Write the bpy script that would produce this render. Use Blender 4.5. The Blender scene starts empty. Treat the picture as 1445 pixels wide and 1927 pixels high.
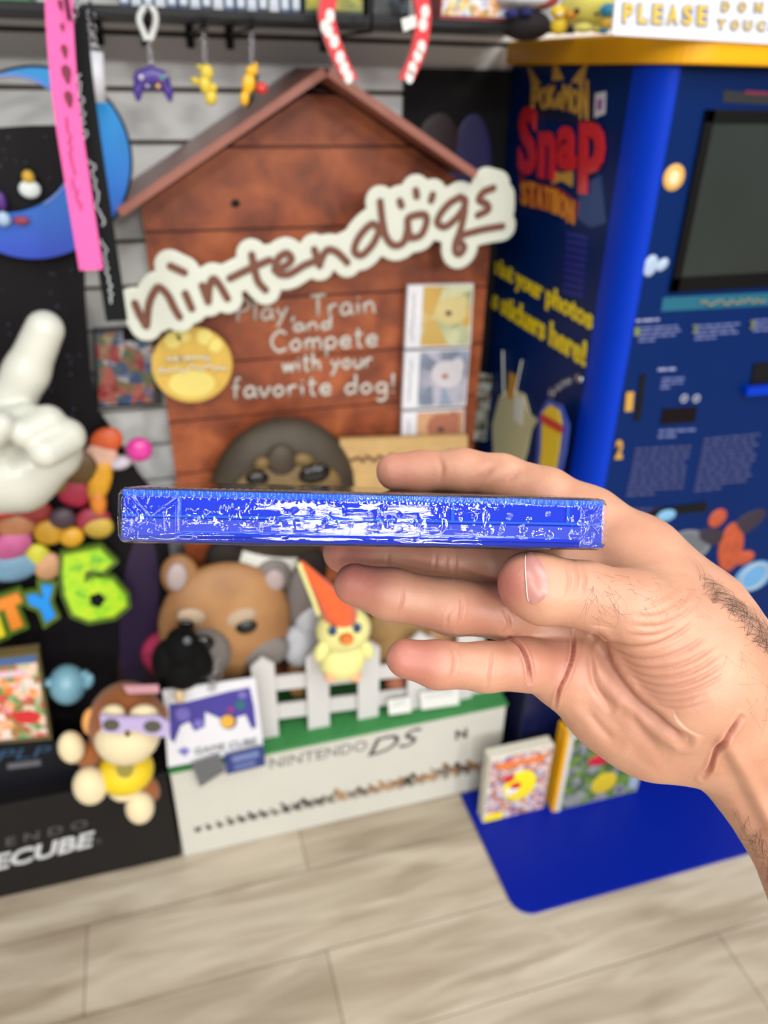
import bpy, bmesh, math, random
import numpy as np
from mathutils import Vector, Matrix
from mathutils.bvhtree import BVHTree
rad = math.radians
S = bpy.context.scene
COL = S.collection

# ------------------------------------------------------------------ camera
F_PX, CX, CY = 1448.0, 722.5, 963.5
PSI, PIT, ROLL = rad(17), rad(29.7), rad(-1.3)
EYE = Vector((0, 0, 1.5))
FW = Vector((math.sin(PSI)*math.cos(PIT), math.cos(PSI)*math.cos(PIT), -math.sin(PIT)))
_R = Vector((math.cos(PSI), -math.sin(PSI), 0)); _U = _R.cross(FW)
RT = _R*math.cos(ROLL) - _U*math.sin(ROLL)
UP = _U*math.cos(ROLL) + _R*math.sin(ROLL)
cd = bpy.data.cameras.new('camera'); cam = bpy.data.objects.new('camera', cd); COL.objects.link(cam)
M = Matrix((RT, UP, -FW)).transposed().to_4x4(); M.translation = EYE
cam.matrix_world = M
cd.sensor_fit = 'VERTICAL'; cd.sensor_height = 36.0; cd.lens = 36.0*F_PX/1927.0
cd.clip_start = 0.01; cd.clip_end = 50
cd.dof.use_dof = True; cd.dof.focus_distance = 0.222; cd.dof.aperture_fstop = 12.5
S.camera = cam
S.view_settings.view_transform = 'Standard'; S.view_settings.look = 'None'
S.view_settings.gamma = 1.0; S.view_settings.exposure = 0.35
S.view_settings.use_curve_mapping = False
# ------------------------------------------------------------------ world and ceiling lamps
W = bpy.data.worlds.new('world'); S.world = W; W.use_nodes = True
W.node_tree.nodes['Background'].inputs[0].default_value = (0.93, 0.96, 1.0, 1)
W.node_tree.nodes['Background'].inputs[1].default_value = 0.26
def area(name, loc, sx, sy, power, col=(1, .98, .95)):
    l = bpy.data.lights.new(name, 'AREA'); l.shape = 'RECTANGLE'; l.size = sx; l.size_y = sy
    l.energy = power; l.color = col
    o = bpy.data.objects.new(name, l); COL.objects.link(o); o.location = loc; return o
for (lx, ly, sx, sy, pw) in ((-.9, -.3, .6, 1.15, 15), (.5, -.3, .6, 1.15, 17), (1.9, -.3, .6, 1.15, 15), (-1.6, -1.7, .6, 1.15, 24), (.25, -1.6, .6, 1.15, 24), (1.9, -1.7, .6, 1.15, 24),
                     (-.2, -2.97, .80, .6, 60), (1.7, -3.0, .6, 1.15, 50), (-2.2, -3.2, .6, 1.15, 50), (-1.8, -5.2, .6, 1.15, 190), (.3, -5.2, .6, 1.15, 190), (2.6, -5.2, .6, 1.15, 190)):  # rearmost row is added at high power to brighten the slatted wall
    area('ceiling_light', (lx, ly, 2.8), sx, sy, pw*(1.0 if ly < -5 else .93))

# ------------------------------------------------------------------ pixel helpers (points on real planes of the shop)
def ray(px, py): return FW + RT*((px-CX)/F_PX) - UP*((py-CY)/F_PX)
def PY(px, py, Y): d = ray(px, py); return EYE + d*(Y/d.y)
def PX(px, py, X): d = ray(px, py); return EYE + d*(X/d.x)
def PZ(px, py, Z): d = ray(px, py); return EYE + d*((Z-EYE.z)/d.z)
def PD(px, py, d): return EYE + ray(px, py)*d
def mpx(px, py, Y): return (PY(px+5, py, Y)-PY(px-5, py, Y)).length/10
def mpy(px, py, Y): return (PY(px, py+5, Y)-PY(px, py-5, Y)).length/10

# ------------------------------------------------------------------ materials
ALB = .78   # overall reflectance of the things in the shop
def srgb(r, g, b):
    f = lambda c: (c/255/12.92) if c/255 <= .04045 else ((c/255+.055)/1.055)**2.4
    return (ALB*f(r), ALB*f(g), ALB*f(b), 1)
_mc = {}
def mat(name, rgb, rough=.5, metal=0, spec=.5, coat=0, var=0.0, vscale=20, bump=0, bscale=200, emit=0, alpha=1, trans=0, sss=0, sheen=0):
    if name in _mc: return _mc[name]
    m = bpy.data.materials.new(name); m.use_nodes = True; nt = m.node_tree; b = nt.nodes['Principled BSDF']
    c = srgb(*rgb); b.inputs['Base Color'].default_value = c
    b.inputs['Roughness'].default_value = rough; b.inputs['Metallic'].default_value = metal
    b.inputs['Specular IOR Level'].default_value = spec; b.inputs['Coat Weight'].default_value = coat
    b.inputs['Coat Roughness'].default_value = .08
    b.inputs['Transmission Weight'].default_value = trans; b.inputs['Alpha'].default_value = alpha
    b.inputs['Sheen Weight'].default_value = sheen
    tc = nt.nodes.new('ShaderNodeTexCoord')
    n = nt.nodes.new('ShaderNodeTexNoise'); n.inputs['Scale'].default_value = vscale; n.inputs['Detail'].default_value = 4
    nt.links.new(tc.outputs['Object'], n.inputs['Vector'])
    mx = nt.nodes.new('ShaderNodeMix'); mx.data_type = 'RGBA'
    v = max(var, .04)
    mx.inputs[6].default_value = tuple(x*(1-v) for x in c[:3])+(1,); mx.inputs[7].default_value = tuple(min(1, x*(1+v)) for x in c[:3])+(1,)
    nt.links.new(n.outputs[0], mx.inputs[0]); nt.links.new(mx.outputs[2], b.inputs['Base Color'])
    if bump:
        n2 = nt.nodes.new('ShaderNodeTexNoise'); n2.inputs['Scale'].default_value = bscale; n2.inputs['Detail'].default_value = 3
        nt.links.new(tc.outputs['Object'], n2.inputs['Vector'])
        bp = nt.nodes.new('ShaderNodeBump'); bp.inputs['Strength'].default_value = bump; bp.inputs['Distance'].default_value = .002
        nt.links.new(n2.outputs[0], bp.inputs['Height']); nt.links.new(bp.outputs[0], b.inputs['Normal'])
    if sss:
        b.inputs['Subsurface Weight'].default_value = sss; b.inputs['Subsurface Radius'].default_value = (1, .35, .2); b.inputs['Subsurface Scale'].default_value = .004
    _mc[name] = m; return m
def art(name, cols, scale=25, seed=0, rough=.35, detail=2):
    """printed artwork: patches of several colours"""
    if name in _mc: return _mc[name]
    m = bpy.data.materials.new(name); m.use_nodes = True; nt = m.node_tree; b = nt.nodes['Principled BSDF']
    b.inputs['Roughness'].default_value = rough
    tc = nt.nodes.new('ShaderNodeTexCoord'); mp = nt.nodes.new('ShaderNodeMapping'); mp.inputs['Location'].default_value = (seed*1.7, seed*.9, seed*2.3)
    nt.links.new(tc.outputs['Object'], mp.inputs[0])
    n = nt.nodes.new('ShaderNodeTexNoise'); n.inputs['Scale'].default_value = scale; n.inputs['Detail'].default_value = detail
    n.inputs['Roughness'].default_value = .6
    nt.links.new(mp.outputs[0], n.inputs['Vector'])
    v = nt.nodes.new('ShaderNodeTexVoronoi'); v.inputs['Scale'].default_value = scale*1.3; nt.links.new(mp.outputs[0], v.inputs['Vector'])
    sp = nt.nodes.new('ShaderNodeSeparateColor'); nt.links.new(v.outputs['Color'], sp.inputs[0])
    mx = nt.nodes.new('ShaderNodeMath'); mx.operation = 'MULTIPLY_ADD'; mx.inputs[1].default_value = .55; mx.use_clamp = True
    nt.links.new(sp.outputs[0], mx.inputs[0])
    m2 = nt.nodes.new('ShaderNodeMath'); m2.operation = 'MULTIPLY'; m2.inputs[1].default_value = .5
    nt.links.new(n.outputs[0], m2.inputs[0]); nt.links.new(m2.outputs[0], mx.inputs[2])
    r = nt.nodes.new('ShaderNodeValToRGB'); els = r.color_ramp.elements
    k = len(cols)
    while len(els) < k: els.new(.5)
    for i, c in enumerate(cols):
        els[i].position = .12+.76*i/(k-1); els[i].color = srgb(*c)
    nt.links.new(mx.outputs[0], r.inputs[0]); nt.links.new(r.outputs[0], b.inputs['Base Color'])
    _mc[name] = m; return m
def gradz(name, c0, c1, z0, z1, rough=.4):
    """a printed two-colour blend running up an object"""
    m = bpy.data.materials.new(name); m.use_nodes = True; nt = m.node_tree; b = nt.nodes['Principled BSDF']; b.inputs['Roughness'].default_value = rough
    g = nt.nodes.new('ShaderNodeNewGeometry'); s = nt.nodes.new('ShaderNodeSeparateXYZ'); nt.links.new(g.outputs['Position'], s.inputs[0])
    mr = nt.nodes.new('ShaderNodeMapRange'); mr.inputs[1].default_value = z0; mr.inputs[2].default_value = z1; nt.links.new(s.outputs[2], mr.inputs[0])
    mx = nt.nodes.new('ShaderNodeMix'); mx.data_type = 'RGBA'; mx.inputs[6].default_value = srgb(*c0); mx.inputs[7].default_value = srgb(*c1)
    nt.links.new(mr.outputs[0], mx.inputs[0]); nt.links.new(mx.outputs[2], b.inputs['Base Color']); return m

WHITE = mat('white_plastic', (232, 232, 228), .4)
BLACK = mat('black_board', (9, 7, 9), .6, spec=.2)
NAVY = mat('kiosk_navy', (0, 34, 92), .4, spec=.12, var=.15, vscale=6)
BRIGHT = mat('kiosk_bright_blue', (0, 54, 190), .42, spec=.12)
YELLOW = mat('kiosk_yellow', (246, 176, 0), .35, spec=.35)
STEEL = mat('steel', (190, 190, 195), .25, metal=1)
DARKMETAL = mat('dark_metal', (30, 30, 32), .4, metal=.6)

# ------------------------------------------------------------------ mesh builder
class MB:
    def __init__(s): s.v = []; s.f = []; s.m = []; s.sm = []; s.mats = []
    def add(s, v, f, m, smooth=False):
        if m not in s.mats: s.mats.append(m)
        i = s.mats.index(m); o = len(s.v)
        s.v += [tuple(p) for p in v]; s.f += [tuple(k+o for k in q) for q in f]
        s.m += [i]*len(f); s.sm += [smooth]*len(f); return s
ORG = {}
def setp(o, label=None, cat=None, group=None, kind=None):
    if label: o['label'] = label
    if cat: o['category'] = cat
    if group: o['group'] = group
    if kind: o['kind'] = kind
    return o
def thing(name, loc, label, cat, group=None):
    o = bpy.data.objects.new(name, None); COL.objects.link(o); o.location = loc; o.empty_display_size = .02
    ORG[o.name] = Vector(loc); return setp(o, label, cat, group)
def obj(name, mb, parent=None, label=None, cat=None, group=None, kind=None):
    v = np.array(mb.v, float).reshape(-1, 3)
    if parent is not None: org = ORG[parent.name]
    else:
        org = Vector(((v[:, 0].min()+v[:, 0].max())/2, (v[:, 1].min()+v[:, 1].max())/2, v[:, 2].min()))
    me = bpy.data.meshes.new(name); me.from_pydata([tuple(p) for p in (v-np.array(org))], [], mb.f)
    for m in mb.mats: me.materials.append(m)
    me.polygons.foreach_set('material_index', mb.m); me.polygons.foreach_set('use_smooth', mb.sm); me.update()
    o = bpy.data.objects.new(name, me); COL.objects.link(o)
    if parent is not None: o.parent = parent; ORG[o.name] = org
    else: o.location = org; ORG[o.name] = org
    return setp(o, label, cat, group, kind)
def fix_normals(o):
    bm = bmesh.new(); bm.from_mesh(o.data); bmesh.ops.recalc_face_normals(bm, faces=bm.faces); bm.to_mesh(o.data); bm.free()

def g_box(c0, c1, bev=0, seg=2):
    bm = bmesh.new(); bmesh.ops.create_cube(bm, size=1)
    for v in bm.verts:
        v.co = Vector([(c0[i]+c1[i])/2 + v.co[i]*(c1[i]-c0[i]) for i in range(3)])
    if bev: bmesh.ops.bevel(bm, geom=list(bm.edges), offset=bev, segments=seg, affect='EDGES', profile=.5)
    v = [tuple(x.co) for x in bm.verts]; f = [[x.index for x in q.verts] for q in bm.faces]; bm.free(); return v, f
def g_ell(c, r, rot=None, nu=20, nv=12):
    v = []; f = []
    for i in range(nv+1):
        t = math.pi*i/nv
        for j in range(nu):
            a = 2*math.pi*j/nu
            p = Vector((r[0]*math.sin(t)*math.cos(a), r[1]*math.sin(t)*math.sin(a), r[2]*math.cos(t)))
            if rot is not None: p = rot @ p
            v.append(tuple(Vector(c)+p))
    for i in range(nv):
        for j in range(nu):
            a = i*nu+j; b = i*nu+(j+1) % nu
            f.append((a, a+nu, b+nu, b))
    return v, f
def ell_px(px, py, Y, rx, ry, dep, rot=0, nu=20, nv=12):
    c = PY(px, py, Y); return g_ell(c, (rx*mpx(px, py, Y), dep, ry*mpy(px, py, Y)), Matrix.Rotation(rad(rot), 3, 'Y'), nu, nv)
def smoothpath(pts, n=6):
    pts = [Vector(p) for p in pts]
    if len(pts) < 3: return pts
    out = []
    for i in range(len(pts)-1):
        p0 = pts[max(i-1, 0)]; p1 = pts[i]; p2 = pts[i+1]; p3 = pts[min(i+2, len(pts)-1)]
        for k in range(n):
            t = k/n
            out.append(.5*((2*p1)+(-p0+p2)*t+(2*p0-5*p1+4*p2-p3)*t*t+(-p0+3*p1-3*p2+p3)*t**3))
    out.append(pts[-1]); return out
def g_tube(path, r, n=8, closed=False):
    path = [Vector(p) for p in path]; v = []; f = []; L = len(path)
    rr = r if isinstance(r, (list, tuple)) else [r]*L
    up = None
    for i, p in enumerate(path):
        if closed: t = path[(i+1) % L]-path[i-1]
        else: t = path[min(i+1, L-1)]-path[max(i-1, 0)]
        t.normalize()
        if up is None: up = Vector((0, 0, 1)) if abs(t.z) < .9 else Vector((1, 0, 0))
        a = t.cross(up).normalized(); b = a.cross(t).normalized(); up = b
        for k in range(n):
            an = 2*math.pi*k/n; v.append(tuple(p+(a*math.cos(an)+b*math.sin(an))*rr[i]))
    for i in range(L if closed else L-1):
        for k in range(n):
            a = i*n+k; b = i*n+(k+1) % n; c = ((i+1) % L)*n+k; d = ((i+1) % L)*n+(k+1) % n
            f.append((a, b, d, c))
    if not closed: f.append(tuple(range(n))[::-1]); f.append(tuple((L-1)*n+k for k in range(n)))
    return v, f
def g_ring(c, R, r, axis='Y', n=24, m=8, sx=1, sz=1):
    pts = []
    for i in range(n):
        a = 2*math.pi*i/n; x = R*math.cos(a)*sx; z = R*math.sin(a)*sz
        pts.append(Vector(c)+(Vector((x, 0, z)) if axis == 'Y' else Vector((0, x, z)) if axis == 'X' else Vector((x, z, 0))))
    return g_tube(pts, r, m, True)
def g_prism(front, off):
    """polygon (world points) pushed by vector off"""
    n = len(front); off = Vector(off); v = [tuple(p) for p in front]+[tuple(Vector(p)+off) for p in front]
    f = [tuple(range(n)), tuple(range(2*n-1, n-1, -1))]+[(i, i+n, (i+1) % n+n, (i+1) % n) for i in range(n)]
    return v, f
def poly_px(pts, Y, t=.004): return g_prism([PY(x, y, Y) for x, y in pts], (0, t, 0))
def circ(px, py, rx, ry=None, n=32, rot=0):
    ry = ry or rx; o = []
    for i in range(n):
        a = 2*math.pi*i/n; x = rx*math.cos(a); y = ry*math.sin(a)
        o.append((px+x*math.cos(rad(rot))-y*math.sin(rad(rot)), py+x*math.sin(rad(rot))+y*math.cos(rad(rot))))
    return o
def g_strip(path, half, depthv=(0, .0012, 0)):
    """flat band along a path in world; half = half-width vectors (one or per point)"""
    v = []; f = []; L = len(path); d = Vector(depthv)
    for i, p in enumerate(path):
        h = half[i] if isinstance(half, list) else half
        for q in (p-h, p+h, p+h+d, p-h+d): v.append(tuple(q))
    for i in range(L-1):
        for k in range(4): a = 4*i+k; b = 4*i+(k+1) % 4; f.append((a, b, b+4, a+4))
    f.append((3, 2, 1, 0)); f.append((4*L-4, 4*L-3, 4*L-2, 4*L-1)); return v, f
def one(vf, m, smooth=False): return MB().add(vf[0], vf[1], m, smooth)
def cyl(p0, p1, r, n=24): return g_tube([Vector(p0), Vector(p1)], r, n)

# text made of real extruded letters, fitted to a frame: origin (lower left), right vector, up vector (world, metres)
def g_text(s, org, right, up, depth=.001, shear=0, bold=0):
    cu = bpy.data.curves.new('t', 'FONT'); cu.body = s; cu.size = 1; cu.extrude = .5; cu.shear = shear; cu.offset = bold; cu.resolution_u = 3
    o = bpy.data.objects.new('t', cu); COL.objects.link(o); dg = bpy.context.evaluated_depsgraph_get()
    me = bpy.data.meshes.new_from_object(o.evaluated_get(dg)); bpy.data.objects.remove(o); bpy.data.curves.remove(cu)
    v = np.zeros(len(me.vertices)*3); me.vertices.foreach_get('co', v); v = v.reshape(-1, 3)
    f = [tuple(p.vertices) for p in me.polygons]; bpy.data.meshes.remove(me)
    mn = v.min(0); mx = v.max(0); v = (v-mn)/(mx-mn)
    r = np.array(right); u = np.array(up); n = np.cross(r, u); n = n/np.linalg.norm(n)
    w = np.array(org)+v[:, :1]*r+v[:, 1:2]*u+v[:, 2:3]*n*depth
    return [tuple(p) for p in w], f
def text_px(s, bl, br, tl, plane, val, depth=.0015, **k):
    fn = {'Y': PY, 'X': PX}[plane]; a = fn(*bl, val); b = fn(*br, val); c = fn(*tl, val)
    return g_text(s, a, b-a, c-a, depth, **k)

# ------------------------------------------------------------------ distance fields -> smooth meshes
def surface_nets(Fv, org, h):
    nx, ny, nz = Fv.shape; ins = Fv < 0
    c = [ins[i:nx-1+i, j:ny-1+j, k:nz-1+k] for i in (0, 1) for j in (0, 1) for k in (0, 1)]
    cnt = sum(x.astype(np.int8) for x in c); act = (cnt > 0) & (cnt < 8)
    ijk = np.argwhere(act); idx = -np.ones(act.shape, np.int64); idx[act] = np.arange(len(ijk))
    acc = np.zeros((len(ijk), 3)); num = np.zeros(len(ijk))
    corners = [(i, j, k) for i in (0, 1) for j in (0, 1) for k in (0, 1)]
    val = {q: Fv[ijk[:, 0]+q[0], ijk[:, 1]+q[1], ijk[:, 2]+q[2]] for q in corners}
    for a in corners:
        for ax in range(3):
            if a[ax]: continue
            b = list(a); b[ax] = 1; b = tuple(b)
            va, vb = val[a], val[b]; m = (va < 0) != (vb < 0)
            t = np.where(m, va/np.where(m, va-vb, 1), 0)
            p = np.tile(np.array(a, float), (len(ijk), 1)); p[:, ax] += t
            acc[m] += p[m]; num[m] += 1
    V = (ijk+acc/num[:, None])*h+np.array(org)
    faces = []
    for ax in range(3):
        a1, a2 = [(1, 2), (2, 0), (0, 1)][ax]
        sl0 = [slice(None)]*3; sl1 = [slice(None)]*3; sl0[ax] = slice(0, -1); sl1[ax] = slice(1, None)
        A = ins[tuple(sl0)]; B = ins[tuple(sl1)]; e = np.argwhere(A != B)
        e = e[(e[:, a1] > 0) & (e[:, a2] > 0) & (e[:, a1] < Fv.shape[a1]-1) & (e[:, a2] < Fv.shape[a2]-1)]
        fl = A[e[:, 0], e[:, 1], e[:, 2]]
        def cell(d1, d2):
            q = e.copy(); q[:, a1] -= d1; q[:, a2] -= d2; return idx[q[:, 0], q[:, 1], q[:, 2]]
        q = np.stack([cell(1, 1), cell(0, 1), cell(0, 0), cell(1, 0)], 1)
        q[~fl] = q[~fl][:, ::-1]; faces.append(q[(q >= 0).all(1)])
    return V, np.concatenate(faces)
def smin(a, b, k):
    h = np.maximum(k-np.abs(a-b), 0)/k; return np.minimum(a, b)-h*h*k*.25
class Field:
    def __init__(s, lo, hi, h):
        s.lo = np.array(lo, float); s.h = h; s.n = np.ceil((np.array(hi)-s.lo)/h).astype(int)+1
        s.ax = [s.lo[i]+np.arange(s.n[i])*h for i in range(3)]
    def new(s): return np.full(tuple(s.n), 1e3, np.float32)
    def cap(s, A, a, b, ra, rb, k, flat=None):
        """tapered capsule joined softly into A"""
        a = np.array(a, float); b = np.array(b, float); m = max(ra, rb)+k+3*s.h
        lo = np.minimum(a, b)-m; hi = np.maximum(a, b)+m
        i0 = np.clip(((lo-s.lo)/s.h).astype(int), 0, s.n); i1 = np.clip(((hi-s.lo)/s.h).astype(int)+2, 0, s.n)
        if (i1 <= i0).any(): return
        X, Y, Z = np.meshgrid(*[s.ax[i][i0[i]:i1[i]] for i in range(3)], indexing='ij')
        d = b-a; L = max((d@d), 1e-12)
        t = np.clip(((X-a[0])*d[0]+(Y-a[1])*d[1]+(Z-a[2])*d[2])/L, 0, 1)
        dx = X-a[0]-t*d[0]; dy = Y-a[1]-t*d[1]; dz = Z-a[2]-t*d[2]
        if flat is not None:
            nn, s1 = flat; nn = np.array(nn, float); nn /= np.linalg.norm(nn); w = dx*nn[0]+dy*nn[1]+dz*nn[2]
            q = (1/s1-1)*w; dx = dx+q*nn[0]; dy = dy+q*nn[1]; dz = dz+q*nn[2]
        dist = np.sqrt(dx*dx+dy*dy+dz*dz)-(ra+t*(rb-ra))
        sl = tuple(slice(i0[i], i1[i]) for i in range(3))
        A[sl] = smin(A[sl], dist.astype(np.float32), k)
    def chain(s, A, pts, k, flat=None):
        for p, q in zip(pts, pts[1:]): s.cap(A, p[:3], q[:3], p[3], q[3], k, flat)
    def mesh(s, A): return surface_nets(A, s.lo, s.h)
def slab(strokes, Y, r, t, h):
    """strokes in pixels on plane Y: flat rounded plaque (board or lettering) following them; t thickness in m"""
    S3 = [[PY(x, y, Y) for x, y in st] for st in strokes]
    allp = np.array([[p.x, p.z] for st in S3 for p in st]); lo = allp.min(0)-r-3*h; hi = allp.max(0)+r+3*h
    xs = np.arange(lo[0], hi[0], h); zs = np.arange(lo[1], hi[1], h); X, Z = np.meshgrid(xs, zs, indexing='ij'); D = np.full(X.shape, 9.)
    for st in S3:
        for a, b in zip(st, st[1:]):
            dx, dz = b.x-a.x, b.z-a.z; L = dx*dx+dz*dz+1e-12
            tt = np.clip(((X-a.x)*dx+(Z-a.z)*dz)/L, 0, 1); D = np.minimum(D, np.hypot(X-a.x-tt*dx, Z-a.z-tt*dz))
    D -= r; ny = max(int(round(t/h)), 1)+5; y0 = Y-2.5*h; ys = y0+np.arange(ny)*h
    sl = np.abs(ys-(Y+t/2))-t/2
    A = np.maximum(D[:, None, :], sl[None, :, None])
    return surface_nets(A, (xs[0], y0, zs[0]), h)
def nets_mb(V, Q, m, smooth=True): return MB().add([tuple(p) for p in V], [tuple(int(i) for i in q) for q in Q], m, smooth)

# ================================================================== THE SETTING
# floor: pale planks running along the wall
def floor_mat():
    m = bpy.data.materials.new('floor_planks'); m.use_nodes = True; nt = m.node_tree; b = nt.nodes['Principled BSDF']; N = nt.nodes.new; Lk = nt.links.new
    tc = N('ShaderNodeTexCoord'); mp = N('ShaderNodeMapping'); mp.inputs['Location'].default_value = (.33, .085, 0); Lk(tc.outputs['Object'], mp.inputs[0])
    br = N('ShaderNodeTexBrick'); br.inputs['Scale'].default_value = 1; br.inputs['Brick Width'].default_value = 1.22; br.inputs['Row Height'].default_value = .18
    br.inputs['Mortar Size'].default_value = .0012; br.inputs['Mortar Smooth'].default_value = .3; br.offset = .37
    br.inputs['Color1'].default_value = srgb(232, 222, 206); br.inputs['Color2'].default_value = srgb(214, 203, 186); br.inputs['Mortar'].default_value = srgb(120, 108, 94)
    Lk(mp.outputs[0], br.inputs['Vector'])
    m2 = N('ShaderNodeMapping'); m2.inputs['Scale'].default_value = (2.2, 14, 1); Lk(tc.outputs['Object'], m2.inputs[0])
    n = N('ShaderNodeTexNoise'); n.inputs['Scale'].default_value = 1.6; n.inputs['Detail'].default_value = 6; n.inputs['Distortion'].default_value = .8; Lk(m2.outputs[0], n.inputs['Vector'])
    r = N('ShaderNodeValToRGB'); r.color_ramp.elements[0].position = .3; r.color_ramp.elements[0].color = srgb(178, 164, 143); r.color_ramp.elements[1].position = .72; r.color_ramp.elements[1].color = srgb(246, 241, 231)
    Lk(n.outputs[0], r.inputs[0])
    mx = N('ShaderNodeMix'); mx.data_type = 'RGBA'; mx.blend_type = 'MULTIPLY'; mx.inputs[0].default_value = .85; Lk(br.outputs['Color'], mx.inputs[6]); Lk(r.outputs[0], mx.inputs[7])
    Lk(mx.outputs[2], b.inputs['Base Color']); b.inputs['Roughness'].default_value = .38
    return m
obj('floor', one(g_box((-3, -4, -.05), (4, 1.6, 0)), floor_mat()), kind='structure')
wm = mat('slat_wall_white', (255, 255, 253), .4, var=.02)
gm = mat('slat_groove_brown', (96, 82, 66), .7)
mb = MB(); z = 1.547; mb.add(*g_box((-3, 1.475, 0), (4, 1.56, 3)), gm)
gz = [1.547-.0775*i for i in range(20)]+[1.547+.0775*i for i in range(1, 14)]; gz.sort()
edges = [0]+gz+[2.8]
for a, b in zip(edges, edges[1:]):
    mb.add(*g_box((-3, 1.46, a+.0035), (4, 1.478, b-.0035), .002, 1), wm)
obj('wall_back', mb, kind='structure')

# ================================================================== SHELF ABOVE
rk = obj('wall_shelf', MB().add(*g_box((-1.2, 1.22, 1.559), (.648, 1.455, 1.566), .001), DARKMETAL)
    .add(*g_box((-1.2, 1.205, 1.556), (.648, 1.222, 1.568), .002), DARKMETAL), label='thin black metal shelf across the top of the slatted wall', cat='shelf')
SHC = [(60, 80, 120), (180, 190, 205), (40, 60, 90), (205, 208, 215), (70, 95, 140)]
x = .005; k = 0
while x < .24:
    t = thing('game_case', (x, 1.3, 1.5665), 'blue and white game case in the row on the black shelf', 'game case', 'game cases on the upper shelf')
    obj('case_shell', one(g_box((x, 1.223, 1.5665), (x+.0135, 1.36, 1.71), .0015), mat('case_edge%d' % (k % 5), SHC[k % 5], .3)), t)
    obj('spine_label', one(g_box((x+.002, 1.2222, 1.572), (x+.0115, 1.2235, 1.705)), mat('case_spine', (200, 208, 220), .4)), t)
    x += .0148; k += 1
def shelf_box(name, x0, x1, y0, h, cols, sc, label, cat, trim):
    t = thing(name, ((x0+x1)/2, y0, 1.5665), label, cat)
    obj('carton', one(g_box((x0, y0, 1.5665), (x1, y0+.09, 1.5665+h), .002), mat(name+'_trim'+str(x0), trim, .4)), t)
    obj('printed_front', one(g_box((x0+.003, y0-.0012, 1.573), (x1-.003, y0+.0005, 1.5665+h-.003)), art(name+str(x0), cols, sc, x0*9)), t)
shelf_box('boxed_game', -.30, -.16, 1.226, .14, [(240, 200, 40), (250, 240, 150), (40, 140, 70), (240, 240, 240), (40, 90, 170)], 60, 'green, white and yellow boxed game at the left end of the shelf', 'game box', (20, 110, 60))
shelf_box('boxed_game', -.155, -.10, 1.226, .14, [(250, 250, 250), (240, 210, 60), (30, 140, 80)], 70, 'small green boxed game behind the pink lanyard on the shelf', 'game box', (20, 120, 70))
shelf_box('boxed_game', .245, .33, 1.226, .14, [(60, 110, 60), (200, 190, 70), (40, 60, 70)], 70, 'dark green boxed game beside the blue game cases on the shelf', 'game box', (30, 60, 40))
shelf_box('dark_carton', .335, .395, 1.224, .12, [(20, 20, 24), (40, 44, 52), (90, 110, 120)], 50, 'black carton left of the red bottomed boxes on the shelf', 'carton', (16, 16, 18))
shelf_box('trading_card_box', .44, .565, 1.224, .13, [(220, 60, 60), (240, 220, 120), (90, 120, 190), (240, 240, 240), (230, 150, 60), (90, 160, 80)], 80, 'red bottomed box with a multicoloured front at the shelf right of the headband', 'card box', (150, 16, 26))
shelf_box('white_carton', .57, .645, 1.224, .13, [(235, 235, 235), (210, 215, 225), (180, 190, 215)], 30, 'white carton with a navy base at the right end of the shelf', 'carton', (225, 225, 228))

def hook(px, py, Yf, label, extra=.0):
    a = PY(px, py, Yf); zt_ = a.z+.003; a.z = min(a.z, 1.548); p0 = Vector((a.x, 1.4585, a.z)); p1 = Vector((a.x, a.y, a.z))
    mb = MB().add(*g_tube([p0, Vector((a.x, (p0.y+p1.y)/2, p0.z)), p1, Vector((a.x, a.y-.005, max(zt_, a.z+.010)))], .0022, 8), DARKMETAL, True)
    mb.add(*g_box((a.x-.006, 1.452, a.z-.02), (a.x+.006, 1.4598, a.z+.022), .001), DARKMETAL)
    return obj('slat_hook', mb, label=label, cat='hook', group='hooks in the slatted wall')
# ---- lanyards
def chain(path_a, path_b, n, r=.004, wire=.0008):
    mb = MB(); a = Vector(path_a); b = Vector(path_b)
    for i in range(n):
        c = a.lerp(b, (i+.5)/n); mb.add(*g_ring(c, r, wire, 'Y' if i % 2 else 'X', 12, 6, .75, 1), STEEL, True)
    return mb
PINK = mat('pink_ribbon', (250, 96, 176), .55, bump=.2, bscale=900)
PINKPR = mat('pink_ribbon_print', (120, 20, 60), .6); BLKF = mat('black_ribbon', (12, 14, 16), .7, spec=.2, bump=.2, bscale=900); GREYPR = mat('grey_print', (205, 208, 212), .6)
def rot_frame(p, d):  # right/up vectors on the ribbon plane
    d = d.normalized(); return d, Vector((-d.z, 0, d.x))
def lanyard(name, line, hw, m, Y, label):
    pts = [PY(x, y, Y) for x, y in line]; pts = smoothpath(pts, 8); t = thing(name, pts[0], label, 'lanyard')
    obj('strap', one(g_strip(pts, Vector((hw, 0, 0)), (0, .0015, 0)), m), t); return t, pts
t, pts = lanyard('lanyard', [(110, -30), (113, 60), (125, 200), (147, 350), (172, 508)], .0150, PINK, 1.12, 'pink ribbon lanyard with dark printing hanging left of the black one')
mb = MB()
random.seed(4)
for i, (u, s_) in enumerate([(10, .006), (52, .005), (97, .008), (140, .011), (187, .010)]):  # small dark marks
    p = PY(113+u*.09, u, 1.1195); mb.add(*g_prism([p+Vector((s_*.5*math.cos(a)*(1+.3*math.sin(3*a)), 0, s_*math.sin(a))) for a in np.linspace(0, 2*math.pi, 10, endpoint=False)], (0, .0005, 0)), PINKPR)
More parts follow.
